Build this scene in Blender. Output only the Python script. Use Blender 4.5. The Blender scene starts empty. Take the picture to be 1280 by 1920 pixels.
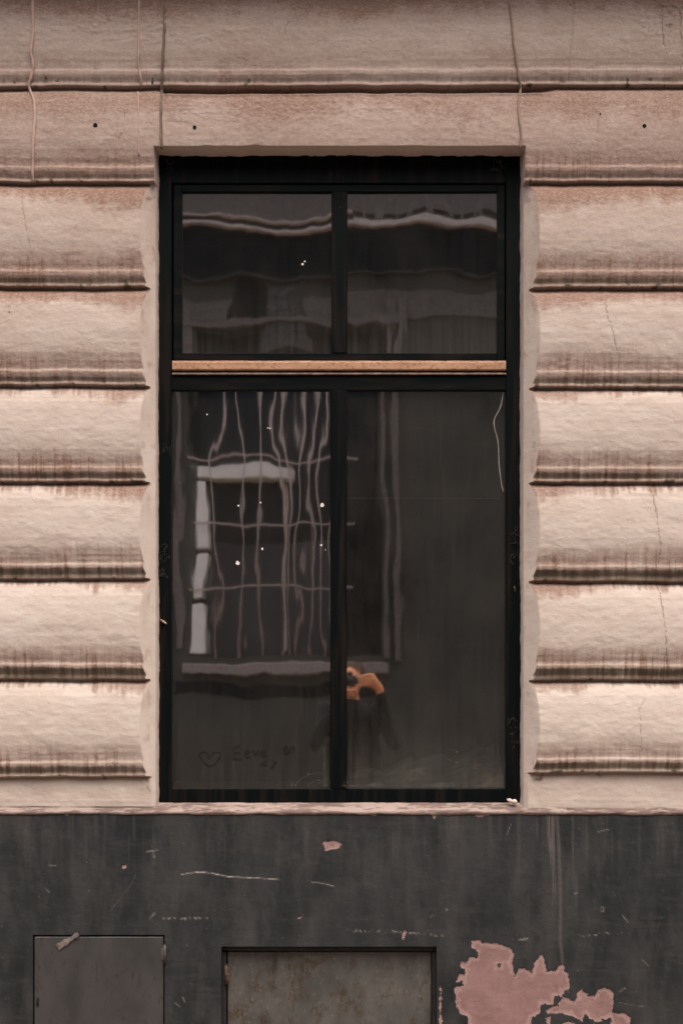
import bpy, math, random
import numpy as np
from mathutils import Vector, Matrix
R = math.radians
random.seed(4)
S = 0.0018            # metres per photo pixel on the wall plane
D = 4.5               # camera to wall
EYE = 1.6             # eye height
PX, PY = 650.0, 1272.0

# ---------------------------------------------------------------- camera, world, sun, exposure
sc = bpy.context.scene
cam = bpy.data.cameras.new('camera'); co = bpy.data.objects.new('view_camera', cam)
sc.collection.objects.link(co); sc.camera = co
co.location = (0, -D, EYE); co.rotation_euler = (R(90), 0, 0)
cam.sensor_fit = 'AUTO'; cam.sensor_width = 36
cam.lens = D / (1920 * S) * 36
cam.shift_y = (PY - 960) / 1920; cam.shift_x = (640 - PX) / 1920
cam.clip_start = 0.01; cam.clip_end = 300

SUN_EL, SUN_AZ = 66, 165     # degrees; azimuth clockwise from +Y
w = bpy.data.worlds.new('World'); sc.world = w; w.use_nodes = True
nt = w.node_tree; nt.nodes.clear()
sky = nt.nodes.new('ShaderNodeTexSky'); sky.sky_type = 'NISHITA'; sky.sun_disc = False
sky.sun_elevation = R(SUN_EL); sky.sun_rotation = R(SUN_AZ); sky.air_density = 1.0; sky.dust_density = 9.0; sky.ozone_density = 0.6
bg = nt.nodes.new('ShaderNodeBackground'); bg.inputs[1].default_value = 0.15
wo = nt.nodes.new('ShaderNodeOutputWorld')
nt.links.new(sky.outputs[0], bg.inputs[0]); nt.links.new(bg.outputs[0], wo.inputs[0])

sl = bpy.data.lights.new('sun', 'SUN'); sl.energy = 0.9; sl.angle = R(80); sl.color = (1.0, 0.90, 0.83)
so = bpy.data.objects.new('sun', sl); sc.collection.objects.link(so)
sd = Vector((math.cos(R(SUN_EL)) * math.sin(R(SUN_AZ)), math.cos(R(SUN_EL)) * math.cos(R(SUN_AZ)), math.sin(R(SUN_EL))))
so.rotation_euler = (-sd).to_track_quat('-Z', 'Y').to_euler(); so.location = sd * 20
sc.view_settings.view_transform = 'Standard'; sc.view_settings.look = 'None'
sc.view_settings.exposure = 0.78; sc.view_settings.gamma = 1.0
sc.render.engine = 'CYCLES'

# ---------------------------------------------------------------- helpers
def link(o, parent=None):
    sc.collection.objects.link(o)
    if parent is not None:
        o.parent = parent
        bpy.context.view_layer.update()
        o.matrix_parent_inverse = parent.matrix_world.inverted()
    return o

def tag(o, label=None, cat=None, group=None, kind=None):
    if label: o['label'] = label
    if cat: o['category'] = cat
    if group: o['group'] = group
    if kind: o['kind'] = kind
    return o

def thing(name, loc, label, cat, group=None):
    o = bpy.data.objects.new(name, None); o.empty_display_size = 0.1
    o.location = loc; sc.collection.objects.link(o)
    bpy.context.view_layer.update()
    return tag(o, label, cat, group)

def pt(px, py, Y=0.0):
    f = (D + Y) / D
    return Vector(((px - PX) * S * f, Y, EYE + (PY - py) * S * f))

class MB:
    def __init__(s): s.v = []; s.f = []; s.sm = []
    def add(s, vs, fs, smooth=False):
        o = len(s.v); s.v += [tuple(v) for v in vs]
        s.f += [tuple(i + o for i in f) for f in fs]; s.sm += [smooth] * len(fs)
    def box(s, x0, x1, y0, y1, z0, z1, b=0.0):
        x0, x1 = min(x0, x1), max(x0, x1); y0, y1 = min(y0, y1), max(y0, y1); z0, z1 = min(z0, z1), max(z0, z1)
        if b <= 0:
            s.add([(x, y, z) for x in (x0, x1) for y in (y0, y1) for z in (z0, z1)],
                  [(0, 1, 3, 2), (4, 6, 7, 5), (0, 4, 5, 1), (2, 3, 7, 6), (0, 2, 6, 4), (1, 5, 7, 3)])
            return
        b = min(b, (x1 - x0) / 2.2, (y1 - y0) / 2.2, (z1 - z0) / 2.2)
        vs = []; idx = {}
        for ix, x in enumerate((x0, x1)):
            for iy, y in enumerate((y0, y1)):
                for iz, z in enumerate((z0, z1)):
                    sx, sy, sz = (1, -1)[ix], (1, -1)[iy], (1, -1)[iz]
                    for a in range(3):
                        p = [x + sx * b, y + sy * b, z + sz * b]; p[a] = (x, y, z)[a]
                        idx[(ix, iy, iz, a)] = len(vs); vs.append(p)
        fs = []
        for a in range(3):
            o1, o2 = [k for k in range(3) if k != a]
            for sd_ in (0, 1):
                q = []
                for c1, c2 in ((0, 0), (1, 0), (1, 1), (0, 1)):
                    k = [0, 0, 0]; k[a] = sd_; k[o1] = c1; k[o2] = c2; q.append(idx[(k[0], k[1], k[2], a)])
                fs.append(q)
        for a in range(3):
            o1, o2 = [k for k in range(3) if k != a]
            for c1 in (0, 1):
                for c2 in (0, 1):
                    k0 = [0, 0, 0]; k1 = [0, 0, 0]; k0[o1] = k1[o1] = c1; k0[o2] = k1[o2] = c2; k1[a] = 1
                    fs.append([idx[(*k0, o1)], idx[(*k0, o2)], idx[(*k1, o2)], idx[(*k1, o1)]])
        for ix in (0, 1):
            for iy in (0, 1):
                for iz in (0, 1):
                    fs.append([idx[(ix, iy, iz, a)] for a in range(3)])
        s.add(vs, fs)
    def tube(s, pts, r, n=8, cap=True, smooth=True):
        pts = [Vector(p) for p in pts]
        rs = r if isinstance(r, (list, tuple)) else [r] * len(pts)
        rings = []; up = None
        for i, p in enumerate(pts):
            t = (pts[min(i + 1, len(pts) - 1)] - pts[max(i - 1, 0)]).normalized()
            if up is None: up = t.orthogonal().normalized()
            up = (up - t * up.dot(t)).normalized(); sdv = t.cross(up)
            rings.append([p + (up * math.cos(2 * math.pi * k / n) + sdv * math.sin(2 * math.pi * k / n)) * rs[i] for k in range(n)])
        vs = [v for rg in rings for v in rg]; fs = []
        for i in range(len(pts) - 1):
            for k in range(n):
                fs.append((i * n + k, i * n + (k + 1) % n, (i + 1) * n + (k + 1) % n, (i + 1) * n + k))
        if cap: fs += [tuple(range(n))[::-1], tuple(range((len(pts) - 1) * n, len(pts) * n))]
        s.add(vs, fs, smooth)
    def ball(s, c, r, nu=14, nv=10, rot=None):
        rx, ry, rz = r if isinstance(r, (tuple, list)) else (r, r, r)
        c = Vector(c); vs = []; fs = []
        for j in range(nv + 1):
            th = math.pi * j / nv
            for i in range(nu):
                ph = 2 * math.pi * i / nu
                v = Vector((rx * math.sin(th) * math.cos(ph), ry * math.sin(th) * math.sin(ph), rz * math.cos(th)))
                if rot: v = rot @ v
                vs.append(c + v)
        for j in range(nv):
            for i in range(nu):
                fs.append((j * nu + i, (j + 1) * nu + i, (j + 1) * nu + (i + 1) % nu, j * nu + (i + 1) % nu))
        s.add(vs, fs, True)
    def build(s, name, mat, parent=None, fix=True):
        me = bpy.data.meshes.new(name); me.from_pydata(s.v, [], s.f); me.update()
        me.polygons.foreach_set('use_smooth', s.sm)
        if fix:
            import bmesh
            bm = bmesh.new(); bm.from_mesh(me); bmesh.ops.remove_doubles(bm, verts=bm.verts, dist=1e-6)
            bmesh.ops.recalc_face_normals(bm, faces=bm.faces); bm.to_mesh(me); bm.free()
        me.materials.append(mat)
        return link(bpy.data.objects.new(name, me), parent)

def smooth_path(pts, n=6):
    pts = [Vector(p) for p in pts]; out = []
    for i in range(len(pts) - 1):
        p0 = pts[max(i - 1, 0)]; p1 = pts[i]; p2 = pts[i + 1]; p3 = pts[min(i + 2, len(pts) - 1)]
        for k in range(n):
            t = k / n
            out.append(0.5 * ((2 * p1) + (p2 - p0) * t + (2 * p0 - 5 * p1 + 4 * p2 - p3) * t * t + (3 * p1 - p0 - 3 * p2 + p3) * t ** 3))
    out.append(pts[-1]); return out

# numpy noise
_tabs = {}
def vnoise(x, y, seed=0):
    if seed not in _tabs: _tabs[seed] = np.random.RandomState(seed).rand(256, 256) * 2 - 1
    T = _tabs[seed]
    xi = np.floor(x).astype(int); yi = np.floor(y).astype(int); fx = x - xi; fy = y - yi
    fx = fx * fx * (3 - 2 * fx); fy = fy * fy * (3 - 2 * fy)
    a = T[xi & 255, yi & 255]; b = T[(xi + 1) & 255, yi & 255]; c = T[xi & 255, (yi + 1) & 255]; d = T[(xi + 1) & 255, (yi + 1) & 255]
    return (a * (1 - fx) + b * fx) * (1 - fy) + (c * (1 - fx) + d * fx) * fy
def fbm(x, y, seed=0, o=4, g=0.5):
    r = 0; a = 1; t = 0
    for k in range(o):
        r = r + a * vnoise(x * 2 ** k + 17.3 * k, y * 2 ** k + 5.1 * k, seed + k); t += a; a *= g
    return r / t
def sstep(a, b, x):
    t = np.clip((x - a) / (b - a), 0, 1); return t * t * (3 - 2 * t)
def seg_dist(X, Y, pts):
    d = np.full(X.shape, 1e9)
    for (x0, y0), (x1, y1) in zip(pts[:-1], pts[1:]):
        dx, dy = x1 - x0, y1 - y0; L = dx * dx + dy * dy + 1e-9
        t = np.clip(((X - x0) * dx + (Y - y0) * dy) / L, 0, 1)
        d = np.minimum(d, np.hypot(X - x0 - t * dx, Y - y0 - t * dy))
    return d
def poly_sdf(X, Y, pts):           # negative inside
    q = list(pts) + [pts[0]]; d = seg_dist(X, Y, q); ins = np.zeros(X.shape, bool)
    for (x0, y0), (x1, y1) in zip(q[:-1], q[1:]):
        if y0 == y1: continue
        c = ((y0 > Y) != (y1 > Y)) & (X < (x1 - x0) * (Y - y0) / (y1 - y0) + x0); ins ^= c
    return np.where(ins, -d, d)

def grid_mesh(name, X, Y, Z, keep, attrs, mat, parent, extra=(), smooth=True):
    """rows x cols grid, keep = faces kept; extra = list of (V(rows,2..n,3)) strips"""
    Rr, C = X.shape
    idx = np.arange(Rr * C).reshape(Rr, C)
    q = np.stack([idx[:-1, :-1], idx[1:, :-1], idx[1:, 1:], idx[:-1, 1:]], -1)[keep].reshape(-1, 4)
    V = np.stack([X, Y, Z], -1).reshape(-1, 3); A = {k: a.reshape(-1).astype(float) for k, a in attrs.items()}
    for (EV, EA) in extra:
        n, m = EV.shape[:2]; base = len(V)
        ii = np.arange(n * m).reshape(n, m) + base
        q2 = np.stack([ii[:-1, :-1], ii[1:, :-1], ii[1:, 1:], ii[:-1, 1:]], -1).reshape(-1, 4)
        V = np.vstack([V, EV.reshape(-1, 3)]); q = np.vstack([q, q2])
        for k in A: A[k] = np.concatenate([A[k], EA[k].reshape(-1) if k in EA else np.zeros(n * m)])
    used, inv = np.unique(q, return_inverse=True); inv = inv.reshape(q.shape)
    V = V[used]; n = len(V); m = len(q)
    me = bpy.data.meshes.new(name); me.vertices.add(n); me.vertices.foreach_set('co', V.astype(np.float32).ravel())
    me.loops.add(m * 4); me.loops.foreach_set('vertex_index', inv.astype(np.int32).ravel())
    me.polygons.add(m); me.polygons.foreach_set('loop_start', np.arange(0, m * 4, 4, dtype=np.int32)); me.polygons.foreach_set('loop_total', np.full(m, 4, np.int32))
    me.update(calc_edges=True); me.validate()
    me.polygons.foreach_set('use_smooth', np.full(m, smooth, bool))
    for k, a in A.items():
        at = me.attributes.new(k, 'FLOAT', 'POINT'); at.data.foreach_set('value', a[used].astype(np.float32))
    me.materials.append(mat)
    return link(bpy.data.objects.new(name, me), parent)

# ---------------------------------------------------------------- material tools
class M:
    def __init__(s, name, rough=0.8, spec=0.3):
        s.m = bpy.data.materials.new(name); s.m.use_nodes = True; s.t = s.m.node_tree; s.n = s.t.nodes
        s.p = s.n['Principled BSDF']; s.out = s.n['Material Output']
        s.p.inputs['Roughness'].default_value = rough
        s.p.inputs['Specular IOR Level'].default_value = spec
    def new(s, t): return s.n.new(t)
    def set(s, sock, v):
        if hasattr(v, 'is_output'): s.t.links.new(v, sock)
        elif isinstance(v, (tuple, list)) and len(v) == 3 and sock.type == 'RGBA': sock.default_value = (*v, 1)
        else: sock.default_value = v
    def coord(s, scale=(1, 1, 1), loc=(0, 0, 0)):
        tc = s.new('ShaderNodeTexCoord'); mp = s.new('ShaderNodeMapping'); s.t.links.new(tc.outputs['Object'], mp.inputs[0])
        mp.inputs['Scale'].default_value = scale; mp.inputs['Location'].default_value = loc; return mp.outputs[0]
    def noise(s, scale=5, detail=4, rough=0.55, stretch=(1, 1, 1), loc=(0, 0, 0), dist=0):
        n = s.new('ShaderNodeTexNoise'); s.t.links.new(s.coord(stretch, loc), n.inputs['Vector'])
        n.inputs['Scale'].default_value = scale; n.inputs['Detail'].default_value = detail; n.inputs['Roughness'].default_value = rough; n.inputs['Distortion'].default_value = dist
        return n.outputs['Fac']
    def attr(s, name):
        a = s.new('ShaderNodeAttribute'); a.attribute_name = name; return a.outputs['Fac']
    def ramp(s, f, a, b, lo=0.0, hi=1.0):
        n = s.new('ShaderNodeMapRange'); n.clamp = True; s.set(n.inputs[0], f)
        n.inputs[1].default_value = a; n.inputs[2].default_value = b; n.inputs[3].default_value = lo; n.inputs[4].default_value = hi; return n.outputs[0]
    def math(s, op, a, b=0.0):
        n = s.new('ShaderNodeMath'); n.operation = op; s.set(n.inputs[0], a); s.set(n.inputs[1], b); return n.outputs[0]
    def mix(s, f, a, b, mode='MIX'):
        n = s.new('ShaderNodeMix'); n.data_type = 'RGBA'; n.blend_type = mode; s.set(n.inputs[0], f); s.set(n.inputs[6], a); s.set(n.inputs[7], b); return n.outputs[2]
    def bump(s, h, dist=0.002, strength=1.0, normal=None):
        n = s.new('ShaderNodeBump'); s.set(n.inputs['Height'], h); n.inputs['Distance'].default_value = dist; n.inputs['Strength'].default_value = strength
        if normal is not None: s.t.links.new(normal, n.inputs['Normal'])
        return n.outputs[0]
    def base(s, c): s.set(s.p.inputs['Base Color'], c); return s
    def nrm(s, n): s.t.links.new(n, s.p.inputs['Normal']); return s

def simple(name, col, rough=0.7, var=0.25, scale=30, bump=0.0006, spec=0.3, metal=0.0, stretch=(1, 1, 1)):
    m = M(name, rough, spec); m.p.inputs['Metallic'].default_value = metal
    f = m.ramp(m.noise(scale, 5, 0.6, stretch), 0.3, 0.7)
    dk = tuple(c * (1 - var) for c in col); lt = tuple(min(1, c * (1 + var)) for c in col)
    m.base(m.mix(f, dk, lt))
    if bump: m.nrm(m.bump(m.noise(scale * 4, 4, 0.6, stretch), bump, 0.6))
    return m.m

# plaster
CLEAN = (0.62, 0.555, 0.505)
def plaster_mat():
    m = M('weathered_plaster', 0.88, 0.15)
    mott = m.ramp(m.noise(9, 5, 0.6, (1, 1, 2)), 0.3, 0.72)
    c = m.mix(mott, CLEAN, (0.56, 0.475, 0.42))
    fine = m.ramp(m.noise(170, 4, 0.7, (0.6, 1, 1)), 0.38, 0.62)
    g = m.attr('grime_shade')
    g2 = m.math('MULTIPLY', g, m.ramp(fine, 0, 1, 0.80, 1.12)); g2.node.use_clamp = True
    c = m.mix(g2, c, (0.235, 0.143, 0.108))
    c = m.mix(m.attr('algae'), c, (0.075, 0.058, 0.040))
    c = m.mix(m.attr('crack'), c, (0.10, 0.065, 0.048))
    sp = m.ramp(m.noise(260, 2, 0.5), 0.70, 0.74)
    c = m.mix(m.math('MULTIPLY', sp, 0.5), c, (0.14, 0.09, 0.06))
    m.base(c)
    h1 = m.noise(38, 5, 0.5, (0.6, 1, 1)); h2 = m.noise(240, 5, 0.65, (0.75, 1, 1))
    h = m.math('ADD', h1, m.math('MULTIPLY', h2, 0.7))
    m.nrm(m.bump(h, 0.0020, 0.8)); return m.m
PLASTER = plaster_mat()

def plinth_mat():
    m = M('dark_plinth_paint', 0.72, 0.3)
    a = m.ramp(m.noise(3.4, 5, 0.62, (1.8, 1, 0.8)), 0.36, 0.66)
    c = m.mix(a, (0.009, 0.0135, 0.0165), (0.033, 0.036, 0.039))
    b = m.ramp(m.noise(6, 6, 0.68, (1.9, 1, 0.55), (3, 0, 0)), 0.48, 0.72)
    c = m.mix(m.math('MULTIPLY', b, 0.45), c, (0.072, 0.069, 0.067))
    br = m.ramp(m.noise(16, 6, 0.75, (0.35, 1, 2.2), (1, 0, 4)), 0.52, 0.74)
    c = m.mix(m.math('MULTIPLY', br, 0.30), c, (0.070, 0.066, 0.064))
    c = m.mix(m.math('MULTIPLY', m.attr('dust'), 0.5), c, (0.22, 0.19, 0.175))
    s1 = m.ramp(m.noise(120, 2, 0.5), 0.745, 0.765)
    c = m.mix(m.math('MULTIPLY', s1, 0.35), c, (0.30, 0.25, 0.23))
    chn = m.ramp(m.noise(420, 2, 0.5), 0.35, 0.5)
    c = m.mix(m.math('MULTIPLY', m.attr('chalk'), chn), c, (0.62, 0.56, 0.52))
    c = m.mix(m.attr('crack'), c, (0.012, 0.012, 0.012))
    # flaked paint
    e = m.math('ADD', m.attr('flake'), m.math('MULTIPLY', m.math('SUBTRACT', m.noise(75, 5, 0.7), 0.5), 16.0))
    pk = m.ramp(m.noise(14, 5, 0.65), 0.3, 0.7)
    pink = m.mix(pk, (0.205, 0.122, 0.118), (0.285, 0.182, 0.175))
    pink = m.mix(m.math('MULTIPLY', m.ramp(m.noise(60, 4, 0.6, (3, 1, 0.6)), 0.55, 0.8), 0.5), pink, (0.16, 0.10, 0.09))
    lay = m.math('MULTIPLY', m.ramp(m.math('ADD', e, m.math('MULTIPLY', m.math('SUBTRACT', m.noise(34, 4, 0.7, (1, 1, 1), (9, 0, 4)), 0.5), 34.0)), -7.0, -5.5, 0, 1), 0.6)
    pink = m.mix(lay, pink, (0.36, 0.255, 0.24))
    pit = m.ramp(m.noise(150, 3, 0.6), 0.62, 0.68); pink = m.mix(m.math('MULTIPLY', pit, 0.5), pink, (0.09, 0.055, 0.05))
    fm = m.ramp(e, -0.6, 0.6, 1, 0)
    c = m.mix(fm, c, pink)
    rim = m.math('MULTIPLY', m.ramp(e, 0.4, 3.0, 1, 0), m.math('SUBTRACT', 1.0, fm))
    c = m.mix(m.math('MULTIPLY', rim, 0.55), c, (0.02, 0.02, 0.022))
    m.base(c)
    h = m.math('ADD', m.math('MULTIPLY', m.noise(50, 6, 0.6), 0.8), m.math('MULTIPLY', m.noise(200, 4, 0.6, (0.3, 1, 1)), 0.35))
    h = m.math('SUBTRACT', h, m.math('MULTIPLY', fm, 0.8))
    m.nrm(m.bump(h, 0.0022, 0.8)); return m.m
PLINTH = plinth_mat()

def sill_mat():
    m = M('peeling_sill_paint', 0.8, 0.25)
    a = m.ramp(m.noise(26, 6, 0.7, (0.3, 1, 1.5)), 0.46, 0.54)
    c = m.mix(a, (0.15, 0.108, 0.098), (0.31, 0.245, 0.222))
    b = m.ramp(m.noise(40, 5, 0.7, (0.35, 1, 2), (5, 0, 0)), 0.56, 0.63)
    c = m.mix(b, c, (0.10, 0.075, 0.065)); m.base(c)
    m.nrm(m.bump(m.noise(60, 6, 0.7, (0.4, 1, 1)), 0.004, 0.9)); return m.m

def frame_mat(name='black_frame_paint', wear=0.5, horiz=False):
    m = M(name, 0.6, 0.06)
    st = (0.12, 1, 1) if horiz else (1, 1, 0.06)
    a = m.ramp(m.noise(34, 5, 0.6, st), 0.48, 0.78)
    c = m.mix(m.math('MULTIPLY', a, wear), (0.0022, 0.0042, 0.0048), (0.036, 0.022, 0.017))
    s = m.ramp(m.noise(170, 2, 0.5), 0.775, 0.79)
    c = m.mix(m.math('MULTIPLY', s, 0.8), c, (0.25, 0.22, 0.19)); m.base(c)
    m.nrm(m.bump(m.noise(60, 5, 0.6, st), 0.0006, 0.6)); return m.m
FRAME = frame_mat(); FRAME_H = frame_mat('black_frame_paint_rail', 0.45, True)

REFL = 0.72
def glass_mat(name, low=0.03, high=0.10, wave=1.0, off=(0, 0, 0), writing=False, streak=0.5, zb=0, zh=1, refl=REFL, foot=None):
    m = M(name); m.n.remove(m.p)
    # old drawn glass: shallow long waves
    wa = m.noise(3.2, 1.0, 0.5, (1.6, 1, 0.8), off)
    wb = m.noise(11.0, 1.0, 0.5, (1.5, 1, 0.55), off)
    wc = m.noise(34.0, 1.0, 0.5, (2.0, 1, 0.35), off)
    h = m.math('ADD', m.math('ADD', m.math('MULTIPLY', wa, 1.0), m.math('MULTIPLY', wb, 0.10)), m.math('MULTIPLY', wc, 0.004))
    nb = m.bump(h, 0.0013 * wave, 1.0)
    gl = m.new('ShaderNodeBsdfGlossy'); gl.inputs['Color'].default_value = (1, 0.94, 0.88, 1); gl.inputs['Roughness'].default_value = 0.024
    m.t.links.new(nb, gl.inputs['Normal'])
    tc = m.new('ShaderNodeTexCoord'); sx = m.new('ShaderNodeSeparateXYZ'); m.t.links.new(tc.outputs['Object'], sx.inputs[0])
    if foot is not None: refl = m.ramp(sx.outputs[2], zb + .02, zb + .26, foot, refl)
    tr = m.new('ShaderNodeBsdfTransparent'); tr.inputs[0].default_value = (0.80, 0.84, 0.82, 1)
    mx = m.new('ShaderNodeMixShader'); m.set(mx.inputs[0], refl if not writing else m.math('MULTIPLY', refl, m.math('SUBTRACT', 1.0, m.math('MULTIPLY', m.attr('wiped'), 0.45))))
    m.t.links.new(tr.outputs[0], mx.inputs[1]); m.t.links.new(gl.outputs[0], mx.inputs[2])
    df = m.new('ShaderNodeBsdfDiffuse')
    df.inputs[0].default_value = (0.30, 0.27, 0.235, 1)
    st = m.ramp(m.noise(90, 5, 0.65, (1, 1, 0.04), off), 0.35, 0.75)
    cl = m.ramp(m.noise(5, 5, 0.6, (1, 1, 1), off), 0.3, 0.7)
    dz = m.math('POWER', m.ramp(sx.outputs[2], zb, zb + zh, 1, 0), 2.2)
    f = m.math('ADD', low, m.math('MULTIPLY', m.math('ADD', m.math('MULTIPLY', st, streak), m.math('MULTIPLY', cl, 1 - streak)), high))
    f = m.math('ADD', f, m.math('MULTIPLY', dz, m.math('MULTIPLY', m.math('ADD', st, .5), high * 1.6)))
    sp = m.ramp(m.noise(230, 2, 0.5, (1, 1, 1), off), 0.775, 0.79)
    f = m.math('ADD', f, m.math('MULTIPLY', sp, 0.25))
    if writing: f = m.math('MULTIPLY', f, m.math('SUBTRACT', 1.0, m.math('MULTIPLY', m.attr('wiped'), 0.85)))
    f.node.use_clamp = True
    m2 = m.new('ShaderNodeMixShader'); m.t.links.new(f, m2.inputs[0]); m.t.links.new(mx.outputs[0], m2.inputs[1]); m.t.links.new(df.outputs[0], m2.inputs[2])
    m.t.links.new(m2.outputs[0], m.out.inputs[0]); return m.m

# ================================================================ our building
B = thing('building', (0, 0, 0), 'cream rusticated plaster building with dark grey plinth around one tall black window', 'building')

JL = [-25, 166, 345, 541, 725, 906, 1088, 1275, 1458]
JR = [-25, 164, 344, 543, 729, 907, 1092, 1277, 1450]
prof_t = [0, .010, .018, .03, .06, .10, .16, .24, .34, .45, .56, .66, .74, .795, .812, .826, .842, .858, .88, .905, .925, .942, .952, .960, .974, .982, .988, 1.0]
prof_p = [1.6, 1.62, 1.75, 2.2, 2.9, 3.45, 4.05, 4.5, 4.8, 5.0, 4.95, 4.68, 4.25, 3.88, 3.80, 3.84, 4.04, 4.04, 3.9, 3.55, 3.2, 3.02, 3.04, 3.2, 3.26, 3.18, 1.75, 1.6]
TL = (278 - 165) / (344.5 - 165)
ts = sorted(set([round(t, 5) for t in prof_t if t < 1] + [TL] + list(np.round(np.arange(0, 1, 0.0125), 5))))
ts = np.array([t for i, t in enumerate(ts) if i == 0 or t - ts[i - 1] > 0.0015 or t in prof_t or t == TL])
rows = []            # (course, t, p, kind)
for i in range(8):
    for t in ts: rows.append((i, t, np.interp(t, prof_t, prof_p) / 100))
NR0 = len(rows)
band_t = np.linspace(0, 1, 26)
for k, t in enumerate(band_t): rows.append((8, t, 0.014 if k else 0.010))
ci = np.array([r[0] for r in rows]); tt = np.array([r[1] for r in rows]); pp = np.array([r[2] for r in rows])
lint_row = int(np.argmin(np.abs((ci == 1) * tt - TL) + (ci != 1) * 9))
XL, XR = 290.0, 983.0       # opening edges at the wall plane (photo px)
# column layout
ext = 1100
colsL = np.concatenate([np.linspace(-ext, -40, 60)[:-1], np.linspace(-40, 1, 137)[:0], np.linspace(-40, 1000, 1)[:0]])
nL, nS, nC = 140, 12, 300
fracL = np.linspace(0, 1, nL)
rowsN = len(rows)
def joint(i, px):
    a, b = JL[i], JR[i]; return a + (b - a) * np.clip((px - XL) / (XR - XL), 0, 1)
splay_on = (ci >= 2)
kS = 0.0505 / 0.050
pr = pp[:, None]
endL = np.where(splay_on[:, None], XL - pr / (kS) / S * 0.98, XL - 28)
endR = np.where(splay_on[:, None], XR + pr / (kS) / S * 0.98, XR + 28)
fsm = np.linspace(0, 1, nS + 1)[None, 1:]
PXa = np.concatenate([np.repeat(np.linspace(-ext, -40, 50)[None, :-1], rowsN, 0),
                      -40 + (endL + 40) * fracL[None, :],
                      endL + (XL - endL) * fsm,
                      np.repeat(np.linspace(XL, XR, nC)[None, 1:], rowsN, 0),
                      XR + (endR - XR) * fsm,
                      endR + (1320 - endR) * fracL[None, 1:],
                      np.repeat(np.linspace(1320, 1280 + ext, 50)[None, 1:], rowsN, 0)], 1)
cXL = 49 + nL + nS - 1; cXR = cXL + nC - 1
C = PXa.shape[1]
wob = fbm(PXa / 60, ci[:, None] * 3.7 + 0 * PXa, 3, 3) * 2.0 + fbm(PXa / 12, ci[:, None] * 1.7 + 0 * PXa, 8, 2) * 0.5
wob2 = fbm(PXa / 60, (ci[:, None] + 1) * 3.7 + 0 * PXa, 3, 3) * 2.0 + fbm(PXa / 12, (ci[:, None] + 1) * 1.7 + 0 * PXa, 8, 2) * 0.5
JA = np.array(JL + [1513.0]); JB = np.array(JR + [1516.0])
mixx = np.clip((PXa - XL) / (XR - XL), 0, 1)
J0 = JA[ci][:, None] * (1 - mixx) + JB[ci][:, None] * mixx
J1 = JA[ci + 1][:, None] * (1 - mixx) + JB[ci + 1][:, None] * mixx
Tt = tt[:, None] + 0 * PXa
isl = (np.arange(rowsN)[:, None] == lint_row)
wfac = np.clip(1 - np.exp(-((np.arange(rowsN)[:, None] - lint_row) / 6.0) ** 2) * ((PXa > XL - 5) & (PXa < XR + 5)), 0, 1)
PYa = J0 + wob * wfac + (J1 + wob2 * wfac - J0 - wob * wfac) * Tt
PYa = np.where(isl & (PXa > XL - 3) & (PXa < XR + 3), 278.0 + vnoise(PXa / 30, PXa * 0, 77) * 0.6, PYa)
Ph = np.repeat(pr, C, 1).copy()
# central fillet under the first joint
fil = np.exp(-((Tt - 0.078) / 0.010) ** 2) * (ci[:, None] == 1) * sstep(300, 308, PXa) * sstep(1050, 1000, PXa)
Ph += fil * 0.007
Ph -= 0.016 * np.exp(-((Tt - 0.03) / 0.03) ** 2) * (ci[:, None] == 1) * sstep(300, 308, PXa) * sstep(1050, 1000, PXa)
# splay
limL = np.maximum((XL - PXa) * S * kS, 0); limR = np.maximum((PXa - XR) * S * kS, 0)
lim = np.where(PXa < 640, limL, limR) + 0.001
spl = splay_on[:, None] & (Ph > lim)
Ph = np.where(splay_on[:, None], np.minimum(Ph, lim), Ph)
# relief
rel = fbm(PXa / 55, PYa / 34, 21, 4) * 0.0022 + fbm(PXa / 12, PYa / 7, 31, 4, 0.65) * 0.0011
rough_patch = sstep(120, 40, PYa) * (0.35 + 0.65 * sstep(0, 0.5, fbm(PXa / 140, PYa / 60, 41, 2) + 0.25)) + 0.6 * sstep(260, 200, PYa) * sstep(170, 185, PYa) * sstep(300, 330, PXa) * sstep(1000, 700, PXa)
rel = rel + rough_patch * (np.abs(fbm(PXa / 16, PYa / 8, 51, 4, 0.6)) * 0.0068)
ribs = fbm(PXa / 200, Tt * 34 + ci[:, None] * 5, 61, 2) * sstep(0.62, 0.75, Tt) * sstep(0.94, 0.9, Tt) * 0.0008
Ph = Ph + np.where(spl, rel * 0.35, rel + ribs)
# plaster lost area top right (traced chips): slight relief
chip = poly_sdf(PXa, PYa, [(1237, 17), (1268, 20), (1274, 45), (1272, 70), (1278, 95), (1272, 104), (1248, 104), (1240, 90), (1238, 60)])
Ph -= 0.0028 * sstep(1.5, -1.5, chip + fbm(PXa / 6, PYa / 6, 5, 2) * 3)
fw = (D - 0.025) / D
Xw = (PXa - PX) * S * fw; Zw = EYE + (PY - PYa) * S * fw
# keep exact opening edges on the splay foot
Yw = -Ph
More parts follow.
